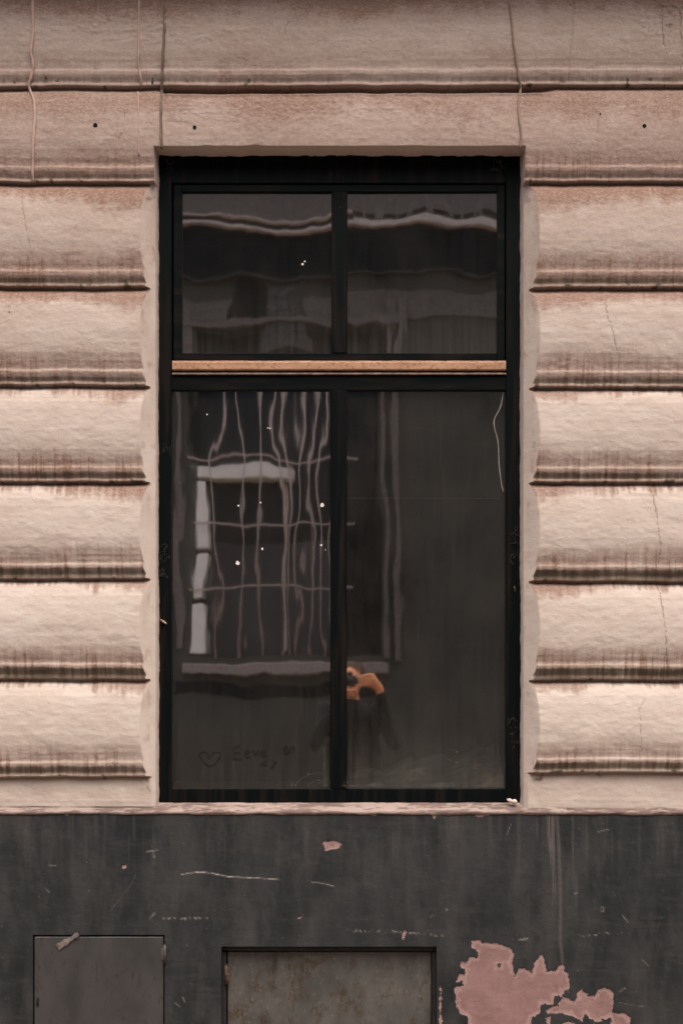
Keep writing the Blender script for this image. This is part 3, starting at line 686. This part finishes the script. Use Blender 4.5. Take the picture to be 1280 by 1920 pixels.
# panes
YG = YF + 0.018
def pane(px0, px1, py0, py1, mat, writing=False, tilt=(0, 0)):
    c = pt((px0 + px1) / 2, (py0 + py1) / 2, YG); x0 = pt(px0 - 3, 0, YG).x; x1 = pt(px1 + 3, 0, YG).x; z0 = pt(0, py1 + 3, YG).z; z1 = pt(0, py0 - 3, YG).z
    if writing: xs = np.linspace(x0, x1, 200); zs = np.concatenate([np.linspace(z1, pt(0, 1385, YG).z, 10)[:-1], np.linspace(pt(0, 1385, YG).z, z0, 70)])
    else: xs = np.linspace(x0, x1, 5); zs = np.linspace(z1, z0, 5)
    X, Z = np.meshgrid(xs, zs); f = (D + YG) / D; ppx = X / S / f + PX; ppy = PY - (Z - EYE) / S / f
    Y = YG + (X - c.x) * tilt[0] + (Z - c.z) * tilt[1]
    A = {}
    if writing:
        wd = np.zeros(X.shape)
        for L in WRITING: np.maximum(wd, np.exp(-(seg_dist(ppx, ppy, L) / 1.7) ** 2), out=wd)
        A['wiped'] = wd * (0.72 + 0.28 * fbm(ppx / 6, ppy / 6, 231, 2))
    return grid_mesh('pane', X, Y, Z, np.ones((X.shape[0] - 1, X.shape[1] - 1), bool), A, mat, W)
q = lambda L: [(290 + a / 3.459, 1100 + b / 3.459) for a, b in L]
WRITING = [q([(360, 1112), (372, 1085), (400, 1073), (424, 1082), (424, 1105), (405, 1140), (378, 1163), (355, 1167), (325, 1152), (300, 1118), (290, 1092), (305, 1075), (330, 1078), (348, 1098), (352, 1118)]),
           q([(512, 1045), (550, 1038)]), q([(512, 1045), (518, 1085), (516, 1125), (560, 1122)]), q([(518, 1083), (550, 1078)]),
           q([(585, 1092), (612, 1080), (605, 1066), (588, 1072), (586, 1095), (600, 1114), (618, 1108)]), q([(640, 1068), (655, 1104), (672, 1066)]),
           q([(690, 1090), (712, 1078), (706, 1064), (690, 1072), (690, 1095), (706, 1108), (722, 1100)]),
           q([(862, 1058), (858, 1040), (842, 1042), (838, 1062), (852, 1092), (872, 1066), (888, 1044), (905, 1044), (905, 1060), (880, 1078), (852, 1092)]),
           q([(722, 1130), (684, 1156), (724, 1162)]), q([(765, 1136), (790, 1138), (772, 1156), (756, 1182)])]
zu0, zu1 = pt(0, 661, YG).z, pt(0, 358, YG).z; zl0 = pt(0, 1479, YG).z
pane(341, 621, 358, 661, glass_mat('old_glass_a', .006, .035, 1.5, (0, 0, 0), zb=zu0, zh=.35, streak=.3), tilt=(.002, .004))
pane(651, 932, 358, 661, glass_mat('old_glass_b', .008, .04, 1.2, (7, 2, 3), zb=zu0, zh=.35, streak=.3), tilt=(-.004, .002))
pane(322, 619, 731, 1479, glass_mat('old_glass_c', .01, .04, 1.0, (3, 5, 1), True, zb=zl0, zh=.45, refl=.94, foot=.50), True)
pane(650, 948, 731, 1479, glass_mat('old_glass_d', .004, .07, .6, (11, 3, 8), streak=.35, zb=zl0, zh=.4, refl=.74, foot=.50))

# room behind the glass
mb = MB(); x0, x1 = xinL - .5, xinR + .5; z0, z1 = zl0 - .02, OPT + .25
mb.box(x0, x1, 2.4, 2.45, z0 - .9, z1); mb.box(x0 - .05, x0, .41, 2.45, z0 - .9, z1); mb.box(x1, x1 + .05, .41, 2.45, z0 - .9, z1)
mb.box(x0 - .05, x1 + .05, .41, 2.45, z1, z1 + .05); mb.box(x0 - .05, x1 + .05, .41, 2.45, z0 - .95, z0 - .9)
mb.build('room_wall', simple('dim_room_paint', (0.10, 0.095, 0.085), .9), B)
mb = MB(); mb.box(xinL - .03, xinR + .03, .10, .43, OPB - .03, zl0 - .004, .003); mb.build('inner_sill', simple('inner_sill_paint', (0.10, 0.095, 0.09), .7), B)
ZS = zl0 - .004

# ---------------------------------------------------------------- things inside the window
mb = MB(); a = pt(611, 1400, .125); mb.tube([(a.x, .125, ZS), (a.x + .001, .125, a.z)], .0105, 16, cap=False); mb.tube([(a.x, .125, ZS), (a.x + .001, .125, a.z - .0005)], .0082, 16, cap=False)
tag(mb.build('pipe', simple('grey_pipe_plastic', (0.62, 0.60, 0.58), .5), None), 'short grey upright pipe standing on the inner sill beside the mullion', 'pipe')
mb = MB()
for L, r in (([(552, 1476), (558, 1466), (572, 1456), (590, 1450), (606, 1450)], .0016), ([(576, 1476), (584, 1468), (597, 1463), (606, 1466)], .0013), ([(545, 1474), (550, 1470), (556, 1473)], .0012), ([(590, 1476), (598, 1468), (606, 1468)], .0011)):
    mb.tube(smooth_path([pt(x, y, .11) for x, y in L]), r, 6)
mb.ball(pt(578, 1451, .11), (.005, .004, .0035))
tag(mb.build('dry_stem', simple('pale_dry_stem', (0.55, 0.5, 0.45), .8), None), 'thin pale dry stems bending over the inner sill behind left pane', 'dry plant')
mb = MB(); mb.tube(smooth_path([pt(943, 735, YG - .004), pt(938, 762, YG - .004), pt(927, 785, YG - .004), pt(926, 800, YG - .004), pt(933, 830, YG - .004), pt(935, 870, YG - .004), pt(939, 905, YG - .004), pt(943, 922, YG - .004)]), .0021, 6)
tag(mb.build('wire', simple('white_wire_plastic', (0.22, 0.20, 0.19), .5), None), 'thin white wire dangling along the right edge of the lower right pane', 'wire')
mb = MB(); mb.tube([pt(825, 750, .12), pt(825.5, 840, .12), pt(824, 1060, .12)], .0016, 6); mb.tube([pt(824, 1050, .12), pt(824, 1062, .12)], .004, 8)
n = 20; c = pt(826, 780, .12)
mb.tube([pt(640, 799, .12), pt(730, 802, .12), pt(814, 802, .12)], .0012, 6)
mb.tube([c + Vector((math.cos(2 * math.pi * k / n) * .02, 0, math.sin(2 * math.pi * k / n) * .024)) for k in range(n + 1)], .003, 6, cap=False)
mb.ball(c + Vector((0, .004, -.002)), (.017, .006, .02)); mb.tube([pt(840, 748, .118), pt(832, 766, .118)], .003, 6); mb.tube([pt(818, 796, .118), pt(814, 803, .118)], .003, 6)
tag(mb.build('pull_cord', simple('black_cord', (0.008, 0.009, 0.01), .7), None), 'dark pull cord with a round pulley hanging behind the lower right pane', 'cord')
mb = MB(); mb.tube([pt(327, 933.5, .105), pt(480, 933, .105), pt(640, 934, .105), pt(800, 934, .105), pt(936, 934.5, .105)], .0009, 6)
tag(mb.build('string', simple('pale_string', (0.5, 0.46, 0.40), .8), None), 'thin pale string stretched level behind both lower panes', 'string')
ms = M('grey_sheet_plastic', .35, .4)
ms.base(ms.mix(ms.ramp(ms.noise(5, 3, .5, (1, 1, 1), (2, 0, 1)), .50, .60), (0.085, 0.083, 0.085), (0.36, 0.27, 0.22))); SHEET = ms.m
# rumpled sheet
xs = np.linspace(pt(655, 0, .12).x, pt(946, 0, .12).x, 150); us = np.linspace(0, 1, 70)
X, U = np.meshgrid(xs, us); qx = (X - xs[0]) / (xs[-1] - xs[0])
fold = np.abs(fbm(qx * 4.0 - U * 3.6, U * 1.2 + qx * 2.0, 241, 3, .5)) * .05
Yy = .105 + U * .26; Zz = ZS + .003 + fold * (.35 + .65 * U) + U * (.012 + .10 * qx) + .012 * np.clip(np.sin(qx * 14 - U * 7), 0, 1)
Zz = np.where(U < .06, ZS + .002 + (Zz - ZS - .002) * U / .06, Zz)
tag(grid_mesh('plastic_sheet', X, Yy, Zz, np.ones((69, 149), bool), {}, SHEET, None), 'rumpled greyish sheet lying on the inner sill behind the lower right pane', 'plastic sheet')
for (x, y, lb) in ((857, 1409.5, 'upper white pin head stuck above the rumpled sheet'), (856.5, 1430, 'lower white pin head stuck in the rumpled sheet')):
    mb = MB(); c = pt(x, y, .10); mb.ball(c, (.0045, .003, .0032)); mb.tube([c, c + Vector((-.035, .035, .012))], .0007, 5)
    tag(mb.build('pin', simple('white_pin', (0.75, 0.7, 0.68), .4), None), lb, 'pin', 'white pins in the plastic sheet')

# ---------------------------------------------------------------- cables on the facade
def on_wall(px, py, off):
    acc = max(wall_p(px, py + d_) for d_ in (-5, 0, 5)) * .6 + wall_p(px, py) * .4
    return pt(px, py, -(acc + off))
def cable(L, r, mat, label, off=None, double=False):
    pts_ = []
    for (x0, y0), (x1, y1) in zip(L[:-1], L[1:]):
        n = max(2, int(abs(y1 - y0) / 5))
        for k in range(n): t = k / n; pts_.append((x0 + (x1 - x0) * t, y0 + (y1 - y0) * t))
    pts_.append(L[-1]); mb = MB()
    w3 = [on_wall(x + .7 * float(vnoise(np.array([y / 14.0]), np.array([x]), 5)[0]), y, (off if off is not None else r * .45)) for x, y in pts_]
    rs_ = [r * (1 + .12 * float(vnoise(np.array([y / 9.0]), np.array([x]), 6)[0])) for x, y in pts_]
    mb.tube(w3, rs_, 10)
    if double: mb.tube([p + Vector((r * 1.7, .001, 0)) for p in w3], [q_ * .75 for q_ in rs_], 8)
    return mb, tag(mb.build('cable', mat, None), label, 'cable', 'cables fixed down the plaster wall')
PC1 = simple('painted_cable', (0.44, 0.31, 0.255), .8, .2, 40); PC2 = simple('grey_cable', (0.17, 0.125, 0.095), .7, .35, 40)
cable([(62, -25), (62, 0), (63, 60), (58, 95), (63, 124), (60, 140), (54, 160), (58, 172), (65, 190), (66, 215), (63, 260), (62, 300), (62, 341)], .0048, PC1, 'thick plaster coloured painted cable, leftmost on the wall, kinking at the moulding')
cable([(261, -25), (261, 0), (260, 60), (260, 122), (262, 135), (265, 150), (265, 164)], .0036, PC1, 'thin painted cable ending at the moulding left of the window corner')
cable([(259, 172), (260, 200), (260, 240), (261, 292)], .0030, simple('painted_cable_dusty', (0.40, 0.28, 0.23), .85, .25, 40), 'short faint painted cable stub below the moulding left of the window corner', off=-.0008)
cable([(309, -25), (309, 0), (307, 60), (304, 120), (302.5, 150), (302.5, 172), (301, 220), (301, 262), (302, 279)], .0028, PC2, 'twin brown cable running down to the top left corner of the window', double=True)
cable([(952, -25), (953, 0), (959, 40), (962, 80), (967, 110), (971, 140), (975, 158), (976, 168), (972, 185), (972, 215), (975, 240), (977, 262), (975, 279)], .0042, simple('grey_brown_cable', (0.25, 0.175, 0.14), .75, .25, 30), 'bent grey brown cable running down to the top right corner of the window')

# drilled holes in the plaster
hm = simple('hole_dark', (0.004, 0.004, 0.004), 1.0, 0, 10, 0)
for hx, hy, hr in ((179, 235, 4.6), (365, 238.5, 3.4), (1207, 236, 3.8), (1124.5, 213.5, 1.6), (18, 585, 1.4), (86.5, 146, 1.5), (1200, 1510, 0.1)):
    if hr < 1: continue
    mb = MB(); n = 14; y0 = -wall_p(hx, hy) ; c = pt(hx, hy, y0 - .0012)
    ring = [c + Vector((math.cos(2 * math.pi * k / n) * hr * S * random.uniform(.85, 1.1), -.0004, math.sin(2 * math.pi * k / n) * hr * S * random.uniform(.85, 1.15))) for k in range(n)]
    ring2 = [v + Vector((0, .012, 0)) for v in ring]
    mb.add(ring + ring2, [tuple(range(n))] + [(k, (k + 1) % n, n + (k + 1) % n, n + k) for k in range(n)])
    mb.build('drill_hole', hm, B)

# hook under the first moulding
mb = MB(); mb.tube([pt(286.5, 147, -.047), pt(285.6, 158, -.046)], .0028, 8); mb.tube(smooth_path([pt(287, 147, -.046), pt(291, 139, -.046), pt(296, 150, -.044), pt(301, 151, -.043)]), .0007, 5)
tag(mb.build('hook', simple('black_hook', (0.01, 0.01, 0.01), .6), None), 'tiny black hook on a wire beside the twin brown cable', 'hook')

# plaster lumps and leaf litter
lump = simple('chalky_lump', (0.62, 0.52, 0.47), .9, .25, 60)
mb = MB()
for (x, y, r, yy) in ((963.5, 1503, 5.3, -.004), (955, 1501, 3.8, 0.0), (951.5, 1499.5, 2.3, .006)):
    c = pt(x, y, yy); mb.ball(c, (r * S * 1.05, r * S, r * S * .95), 14, 10)
o = mb.build('plaster_lump', lump, None)
for v in o.data.vertices:
    k = v.co * 260; v.co += Vector((math.sin(k.x + 1.3 * k.z), math.sin(k.y * 1.3), math.sin(k.z + .7 * k.x))) * .0006
tag(o, 'cluster of white rounded plaster lumps in the lower right corner of the sill', 'rubble')
def leaf(c, L, w_, rot, mat, label):
    vs = []; fs = []; n = 8
    for i in range(n + 1):
        u = i / n; ww = w_ * math.sin(math.pi * min(1, u * .95 + .04)) ** .8 * (.8 + .3 * math.sin(i * 2.4))
        for j in (-1, -.35, .35, 1):
            p = Vector(((u - .5) * L, -.004 * (1 - j * j) - .003 * math.sin(u * 5 + j * 2), j * ww)); p.rotate(Matrix.Rotation(rot, 3, 'Y')); vs.append(c + p)
    for i in range(n):
        for j in range(3): a = i * 4 + j; fs.append((a, a + 1, a + 5, a + 4))
    mb = MB(); mb.add(vs, fs, True); o = mb.build('leaf', mat, None); md = o.modifiers.new('s', 'SOLIDIFY'); md.thickness = .0006
    return tag(o, label, 'leaf', 'dry leaf scraps caught on the window frame')
LF = simple('dry_leaf', (0.30, 0.21, 0.14), .85, .5, 120)
leaf(pt(307, 1166, YF - .006), .027, .006, R(35), LF, 'curled dry leaf caught in a cobweb on the left stile')
leaf(pt(964, 1104, YF - .004), .020, .0025, R(80), simple('yellow_leaf', (0.24, 0.17, 0.07), .85, .5, 120), 'slim yellowish leaf scrap on the right stile')
# cobwebs
WEB = simple('cobweb_dust', (0.07, 0.06, 0.05), .95, .3, 90)
def web(cx_, cy_, w_, h_, n, label, seed):
    rnd = random.Random(seed); mb = MB()
    for k in range(n):
        x = cx_ + rnd.uniform(-w_, w_); y = cy_ + rnd.uniform(-h_, h_); L = []
        for j in range(rnd.randint(3, 5)):
            L.append(pt(x, y, YF - .003 - rnd.uniform(0, .006))); x += rnd.uniform(-6, 6); y += rnd.uniform(-9, 9)
        mb.tube(smooth_path(L, 4), rnd.uniform(.0002, .0005), 5)
    for k in range(n): mb.ball(pt(cx_ + rnd.uniform(-w_, w_), cy_ + rnd.uniform(-h_, h_), YF - .003), rnd.uniform(.0006, .0014), 6, 4)
    tag(mb.build('cobweb', WEB, None), label, 'cobweb', 'dusty cobwebs on the window frame')
web(306, 1052, 5, 28, 16, 'dusty cobweb halfway up the left stile', 1)
web(312, 838, 9, 8, 4, 'few cobweb threads high on the left stile', 2)
web(960, 1372, 7, 26, 9, 'cobweb threads low on the right stile', 3)
web(938, 312, 12, 9, 9, 'cobweb in the top right corner of the frame', 4)
web(316, 303, 8, 5, 10, 'cobweb in the top left corner of the frame', 5)
web(647, 1468, 4, 12, 6, 'cobweb threads at the foot of the mullion', 6)
web(962, 1030, 5, 36, 10, 'cobweb flecks halfway up the right stile', 7)
# white flecks of paint stuck to the lower left pane
fleck = simple('white_fleck', (0.75, 0.72, 0.69), .7, .1, 90)
for x, y, r in ((445.5, 1055.5, 4.2), (603.5, 947, 4.2), (602, 1022, 2.2), (491.5, 1029, 2.4), (488.5, 942, 1.8), (447, 948, 2.0), (506, 803, 1.5), (502, 802, 1.2), (388, 777, 1.4), (610, 1031, 1.0), (567, 495, 2.4), (571, 490, 1.6)):
    mb = MB(); n = 9; c = pt(x, y, YG - .0016); ring = [c + Vector((math.cos(2 * math.pi * k / n) * r * S * random.uniform(.65, 1.1), 0, math.sin(2 * math.pi * k / n) * r * S * random.uniform(.7, 1.15))) for k in range(n)]
    mb.add(ring + [v + Vector((0, .0012, 0)) for v in ring], [tuple(range(n)), tuple(range(2 * n - 1, n - 1, -1))] + [(k, (k + 1) % n, n + (k + 1) % n, n + k) for k in range(n)])
    mb.build('paint_fleck', fleck, W)
# tape strip on the left hatch
mb = MB(); a = pt(108, 1776, -.0295); b = pt(147, 1751, -.034); dv = (b - a).normalized(); nv = Vector((-dv.z, 0, dv.x)) * .0125
vs = []; n = 10
for i in range(n + 1):
    p = a.lerp(b, i / n) + Vector((0, -.0006 * math.sin(i * 1.7) - .001, 0)); ww = 1.0 - .6 * i / n + .08 * math.sin(i * 2.2) + .10 * math.sin(i * 5.1)
    vs += [p - nv * ww, p + nv * ww]
mb.add(vs, [(2 * i, 2 * i + 1, 2 * i + 3, 2 * i + 2) for i in range(n)], False)
o = mb.build('tape', simple('grubby_tape', (0.17, 0.145, 0.14), .6, .6, 70), None); o.modifiers.new('s', 'SOLIDIFY').thickness = .0006
tag(o, 'crumpled pale strip of tape stuck across the top edge of the left hatch', 'tape')

# ================================================================ the street behind the camera
YO = -7.5
kO = (D + 2 * YG - YO) / D
def ox(px): return (px - PX) * S * kO
def oz(py): return EYE + (PY - py) * S * kO
mb = MB(); mb.box(-14, 14, -22, .45, -.2, 0.0); tag(mb.build('street', simple('grey_asphalt', (0.12, 0.10, 0.085), .9, .3, 20), None), kind='structure')
mb = MB(); mb.box(-14, 14, -1.3, -.03, 0.004, .13, .01); tag(mb.build('pavement', simple('pavement_slabs', (0.34, 0.26, 0.21), .9, .25, 12), None), kind='structure')
mb = MB(); mb.box(-14, 14, YO + .01, YO + 1.2, 0.004, .13, .01); tag(mb.build('pavement', simple('far_pavement_slabs', (0.14, 0.13, 0.12), .9, .25, 12), None), kind='structure')
O = thing('building', (0, YO, 0), 'brown building across the street mirrored in the panes, with a barred window', 'building')
OWm = M('brown_facade', .9, .2)
c = OWm.mix(OWm.ramp(OWm.noise(2.2, 5, .6, (1, 1, .5)), .3, .7), (0.062, 0.059, 0.047), (0.088, 0.082, 0.066)); OWm.base(c)
WX0, WX1, WZ0, WZ1 = ox(366), ox(712), oz(1230), oz(600)
mb = MB(); T = .35
mb.box(-9, WX0, YO - T, YO, 0, 7.2); mb.box(WX1, 9, YO - T, YO, 0, 7.2); mb.box(WX0, WX1, YO - T, YO, 0, WZ0); mb.box(WX0, WX1, YO - T, YO, WZ1, 7.2)
mb.build('wall', OWm.m, O)
DKW = simple('dark_facade_and_shadow', (0.005, 0.008, 0.009), .9); WHT = simple('white_window_paint', (0.95, 0.84, 0.72), .6, .1, 10); GRY = simple('grey_blind', (0.07, 0.064, 0.064), .8, .15, 6, stretch=(1, 1, .3))
# frieze, cornice, balustrade
mb = MB(); mb.box(-9, 9, YO, YO + .03, oz(505), oz(424)); mb.build('frieze', DKW, O)  # dark frieze; the shadow under the cornice is painted into its colour
mb = MB(); mb.box(-9, 9, YO, YO + .035, oz(392), 6.94); mb.build('attic', simple('attic_plaster', (.19, .16, .135)), O)
mb = MB(); mb.box(-9, ox(440), YO, YO + .02, oz(590), oz(540)); mb.box(ox(580), 9, YO, YO + .02, oz(592), oz(540)); mb.build('band_course', simple('band_plaster', (.14, .12, .10)), O)
mb = MB(); mb.box(ox(441), ox(490), YO, YO + .012, oz(592), oz(512)); mb.build('recess_panel', DKW, O)
mb = MB(); mb.box(ox(492), ox(574), YO, YO + .02, oz(650), oz(512)); mb.build('vent_panel', simple('vent_panel_steel', (.075, .072, .068), .8, .7, 9, stretch=(1, 1, 2)), O)
mb = MB(); mb.box(-9, 9, YO, YO + .05, oz(509), oz(505)); mb.build('moulding', simple('pale_moulding', (.05, .045, .04)), O)
mb = MB(); mb.box(-9, ox(640), YO, YO + .09, oz(420), oz(412), .01); mb.box(-9, ox(640), YO, YO + .07, oz(398), oz(394), .01); mb.box(ox(640), 9, YO, YO + .09, oz(421), oz(407), .01); mb.build('cornice', simple('cornice_paint', (.70, .58, .49)), O)
BAL = simple('pale_balusters', (.22, .19, .17))
for k in range(26):
    mb = MB(); x = ox(660) + k * .16; mb.box(x, x + .035, YO + .0, YO + .04, oz(401), oz(375 - 12 * (k % 4 == 0)))
    mb.build('baluster', BAL, O)
# window
Wo = bpy.data.objects.new('window', None); link(Wo, O)
mb = MB(); mb.box(WX0, WX1, YO - .30, YO - .26, WZ0, WZ1); mb.build('pane', M('dark_panes', .35, .3).base((0.003, 0.005, 0.006)).m, Wo)
mb = MB(); mb.box(ox(393), ox(640), YO - .255, YO - .25, WZ0 + .01, oz(1012)); mb.build('blind', GRY, Wo)
mb = MB()
mb.box(ox(366), ox(396), YO - .25, YO + .008, WZ0 + .02, oz(1130), .01); mb.box(ox(368), ox(395), YO - .25, YO + .008, oz(1118), oz(1040), .01); mb.box(ox(366), ox(396), YO - .25, YO + .008, oz(1030), oz(903), .01)
mb.box(ox(366), ox(545), YO - .25, YO + .008, oz(895), oz(872), .01); mb.build('frame', WHT, Wo)
mb = MB(); mb.box(ox(524), ox(531), YO - .25, YO - .20, WZ0 + .02, oz(898), .01); mb.build('casement', simple('greyed_paint', (.6, .5, .42)), Wo)
mb = MB(); mb.box(ox(348), WX1 + .06, YO - .2, YO + .10, oz(1264), oz(1244), .01); mb.build('sill', simple('pale_sill', (.30, .24, .20)), Wo)
mb = MB(); mb.box(ox(322), WX1 + .02, YO, YO + .008, oz(1303), oz(1280)); mb.build('sill_shadow_band', DKW, O)  # shadow below the sill, painted as a thin dark strip
mb = MB(); mb.box(ox(330), ox(346), YO, YO + .05, oz(1215), oz(560)); mb.box(ox(718), ox(727), YO, YO + .04, oz(1235), oz(560)); mb.box(ox(738), ox(750), YO, YO + .07, oz(1240), oz(560)); mb.box(ox(330), ox(750), YO, YO + .06, oz(600), oz(588)); mb.build('surround', simple('light_surround', (.17, .14, .12)), Wo)
mb = MB(); gy = YO + .055
for x in (412, 450, 487, 527, 541, 562, 583, 604, 628): mb.tube([(ox(x), gy, oz(1232)), (ox(x), gy, oz(700))], .010, 8)
for y in (861, 982, 1103): mb.box(ox(362), ox(664), gy - .022, gy - .012, oz(y + 1.6), oz(y - 1.6))
mb.build('grille', simple('pale_grille', (.48, .37, .30), .6), Wo)
mb = MB(); mb.box(-9, 9, YO, YO + .12, 6.95, 7.25, .02); mb.box(-9.2, 9.2, YO - 5, YO + .25, 7.25, 7.4); mb.build('roof', simple('roof_edge', (.10, .08, .07)), O)

# ================================================================ photographer
SK = M('skin', .55, .35); SK.base(SK.mix(SK.ramp(SK.noise(9, 3), .3, .7), (0.78, 0.31, 0.14), (0.88, 0.42, 0.22))); SKIN = SK.m
CL = simple('charcoal_jacket', (0.006, 0.008, 0.010), .9, .3, 40); TR = simple('dark_trousers', (0.02, 0.022, 0.03), .9, .3, 40); HR = simple('brown_hair', (0.05, 0.025, 0.014), .7, .4, 90)
bx, by = 0.045, -4.80
Pn = thing('person', (bx, by, 0), 'person in dark jacket holding a camera to the eye, mirrored behind the mullion', 'person')
def fig(name, mat, parent, fn, vox, sm=4):
    mb = MB(); fn(mb); o = mb.build(name, mat, parent)
    md = o.modifiers.new('r', 'REMESH'); md.mode = 'VOXEL'; md.voxel_size = vox; md.use_smooth_shade = True
    m2 = o.modifiers.new('s', 'SMOOTH'); m2.factor = .5; m2.iterations = sm; return o
V3 = lambda x, y, z: Vector((bx + x, by + y, z))
HZ = 1.585      # eye level
sh = {1: V3(.185, .01, 1.38), -1: V3(-.185, .01, 1.38)}; el = {1: V3(.29, .12, 1.16), -1: V3(-.27, .15, 1.15)}; wr = {1: V3(.165, .18, 1.53), -1: V3(-.075, .20, 1.475)}
def limb(mb, a, b, r0, r1, n=6, bul=0.0):
    mb.tube([a.lerp(b, i / n) for i in range(n + 1)], [r0 + (r1 - r0) * i / n + bul * math.sin(math.pi * i / n) for i in range(n + 1)], 14); mb.ball(a, r0); mb.ball(b, r1)
def body(mb):
    mb.ball(V3(0, .0, HZ + .015), (.076, .092, .105)); mb.ball(V3(0, .03, HZ - .055), (.055, .062, .06)); mb.ball(V3(0, .072, HZ - .092), (.024, .02, .02))
    mb.tube([V3(0, .085, HZ + .02), V3(0, .108, HZ - .028)], [.009, .014], 8); mb.ball(V3(0, .104, HZ - .03), (.017, .013, .012)); mb.ball(V3(0, .088, HZ - .062), (.024, .010, .008))
    for s_ in (-1, 1): mb.ball(V3(s_ * .077, -.008, HZ - .01), (.010, .018, .030)); mb.ball(V3(s_ * .031, .078, HZ + .018), (.017, .012, .008))
    mb.tube([V3(0, -.02, HZ - .08), V3(0, -.02, 1.40)], [.052, .062], 16)
    mb.ball(V3(0, 0, 1.27), (.165, .10, .17)); mb.ball(V3(0, 0, 1.02), (.135, .09, .18)); mb.ball(V3(0, 0, .90), (.16, .10, .12))
    for s_ in (-1, 1):
        limb(mb, V3(s_ * .09, 0, .88), V3(s_ * .10, .015, .48), .080, .055, bul=.008); limb(mb, V3(s_ * .10, .015, .48), V3(s_ * .105, -.01, .09), .052, .036, bul=.01)
        mb.ball(V3(s_ * .11, .05, .04), (.04, .12, .035)); limb(mb, sh[s_], el[s_], .048, .038); limb(mb, el[s_], wr[s_], .036, .026, bul=.005)
    # right hand over the grip, fingers curling round the front of the camera
    w_ = wr[1]; palm = V3(.108, .215, 1.59); mb.tube([w_, w_.lerp(palm, .5), palm], [.026, .030, .032], 12); mb.ball(palm, (.024, .034, .042))
    for k in range(4):
        z = 1.618 - k * .020; L = [V3(.106, .222, z), V3(.100 - .003 * k, .255, z + .004), V3(.070, .268 - .002 * k, z + .001), V3(.046 + .004 * k, .264, z - .004)]
        mb.tube(smooth_path(L, 4), [.0100] * 5 + [.0092] * 4 + [.0084] * 4, 8); mb.ball(L[-1], .0084)
    L = [V3(.10, .195, 1.575), V3(.072, .170, 1.582), V3(.045, .166, 1.585)]; mb.tube(smooth_path(L, 4), .0105, 8); mb.ball(L[-1], .0098)
    # left hand under and round the lens barrel
    w_ = wr[-1]; palm = V3(-.045, .235, 1.525); mb.tube([w_, w_.lerp(palm, .5), palm], [.026, .030, .032], 12); mb.ball(palm, (.036, .038, .022))
    for k in range(4):
        y = .222 + k * .020; L = [V3(-.048, y, 1.53), V3(-.012, y, 1.522), V3(.026, y, 1.536), V3(.042 - .002 * k, y, 1.562)]
        mb.tube(smooth_path(L, 4), [.0100] * 5 + [.0094] * 4 + [.0084] * 4, 8); mb.ball(L[-1], .0084)
    L = [V3(-.05, .235, 1.54), V3(-.052, .248, 1.572), V3(-.030, .254, 1.606)]; mb.tube(smooth_path(L, 4), .0105, 8); mb.ball(L[-1], .0098)
fig('body', SKIN, Pn, body, .0055, 3)
def jacket(mb):
    mb.ball(V3(0, -.005, 1.29), (.195, .135, .17)); mb.ball(V3(0, 0, 1.08), (.175, .13, .22)); mb.ball(V3(0, 0, .93), (.185, .135, .13)); mb.tube([V3(0, -.02, 1.36), V3(0, -.02, 1.46)], [.10, .070], 16)
    for s_ in (-1, 1): limb(mb, sh[s_], el[s_], .072, .056); limb(mb, el[s_], el[s_].lerp(wr[s_], .86), .054, .040)
fig('jacket', CL, Pn, jacket, .010, 4)
def trousers(mb):
    mb.ball(V3(0, 0, .88), (.178, .125, .13))
    for s_ in (-1, 1): limb(mb, V3(s_ * .09, 0, .86), V3(s_ * .10, .015, .48), .098, .076); limb(mb, V3(s_ * .10, .015, .48), V3(s_ * .105, -.01, .07), .073, .062)
fig('trousers', TR, Pn, trousers, .012, 3)
def shoes(mb):
    for s_ in (-1, 1): mb.ball(V3(s_ * .11, .055, .045), (.052, .145, .045)); mb.ball(V3(s_ * .107, -.02, .08), (.05, .06, .06))
fig('shoes', DARK, Pn, shoes, .010, 2)
def hair(mb):
    mb.ball(V3(0, -.022, HZ + .035), (.090, .100, .105)); mb.ball(V3(0, -.06, HZ - .03), (.078, .06, .09))
fig('hair', HR, Pn, hair, .008, 3)
# the camera in the hands
CM = simple('black_camera_plastic', (0.012, 0.012, 0.013), .5, .3, 60)
Cm = thing('camera', (bx, by + .24, 1.56), 'black camera held in two hands at the photographer\'s eye', 'camera')
mb = MB(); mb.box(bx - .065, bx + .066, by + .185, by + .232, 1.550, 1.625, .008); mb.box(bx - .025, bx + .022, by + .185, by + .228, 1.624, 1.648, .006); mb.box(bx + .042, bx + .068, by + .19, by + .25, 1.552, 1.622, .008)
mb.build('camera_body', CM, Cm)
mb = MB(); mb.tube([(bx - .005, by + .23, 1.585), (bx - .005, by + .27, 1.585)], [.034, .036], 20)
mb.build('lens', simple('lens_barrel', (0.01, 0.01, 0.011), .35), Cm)
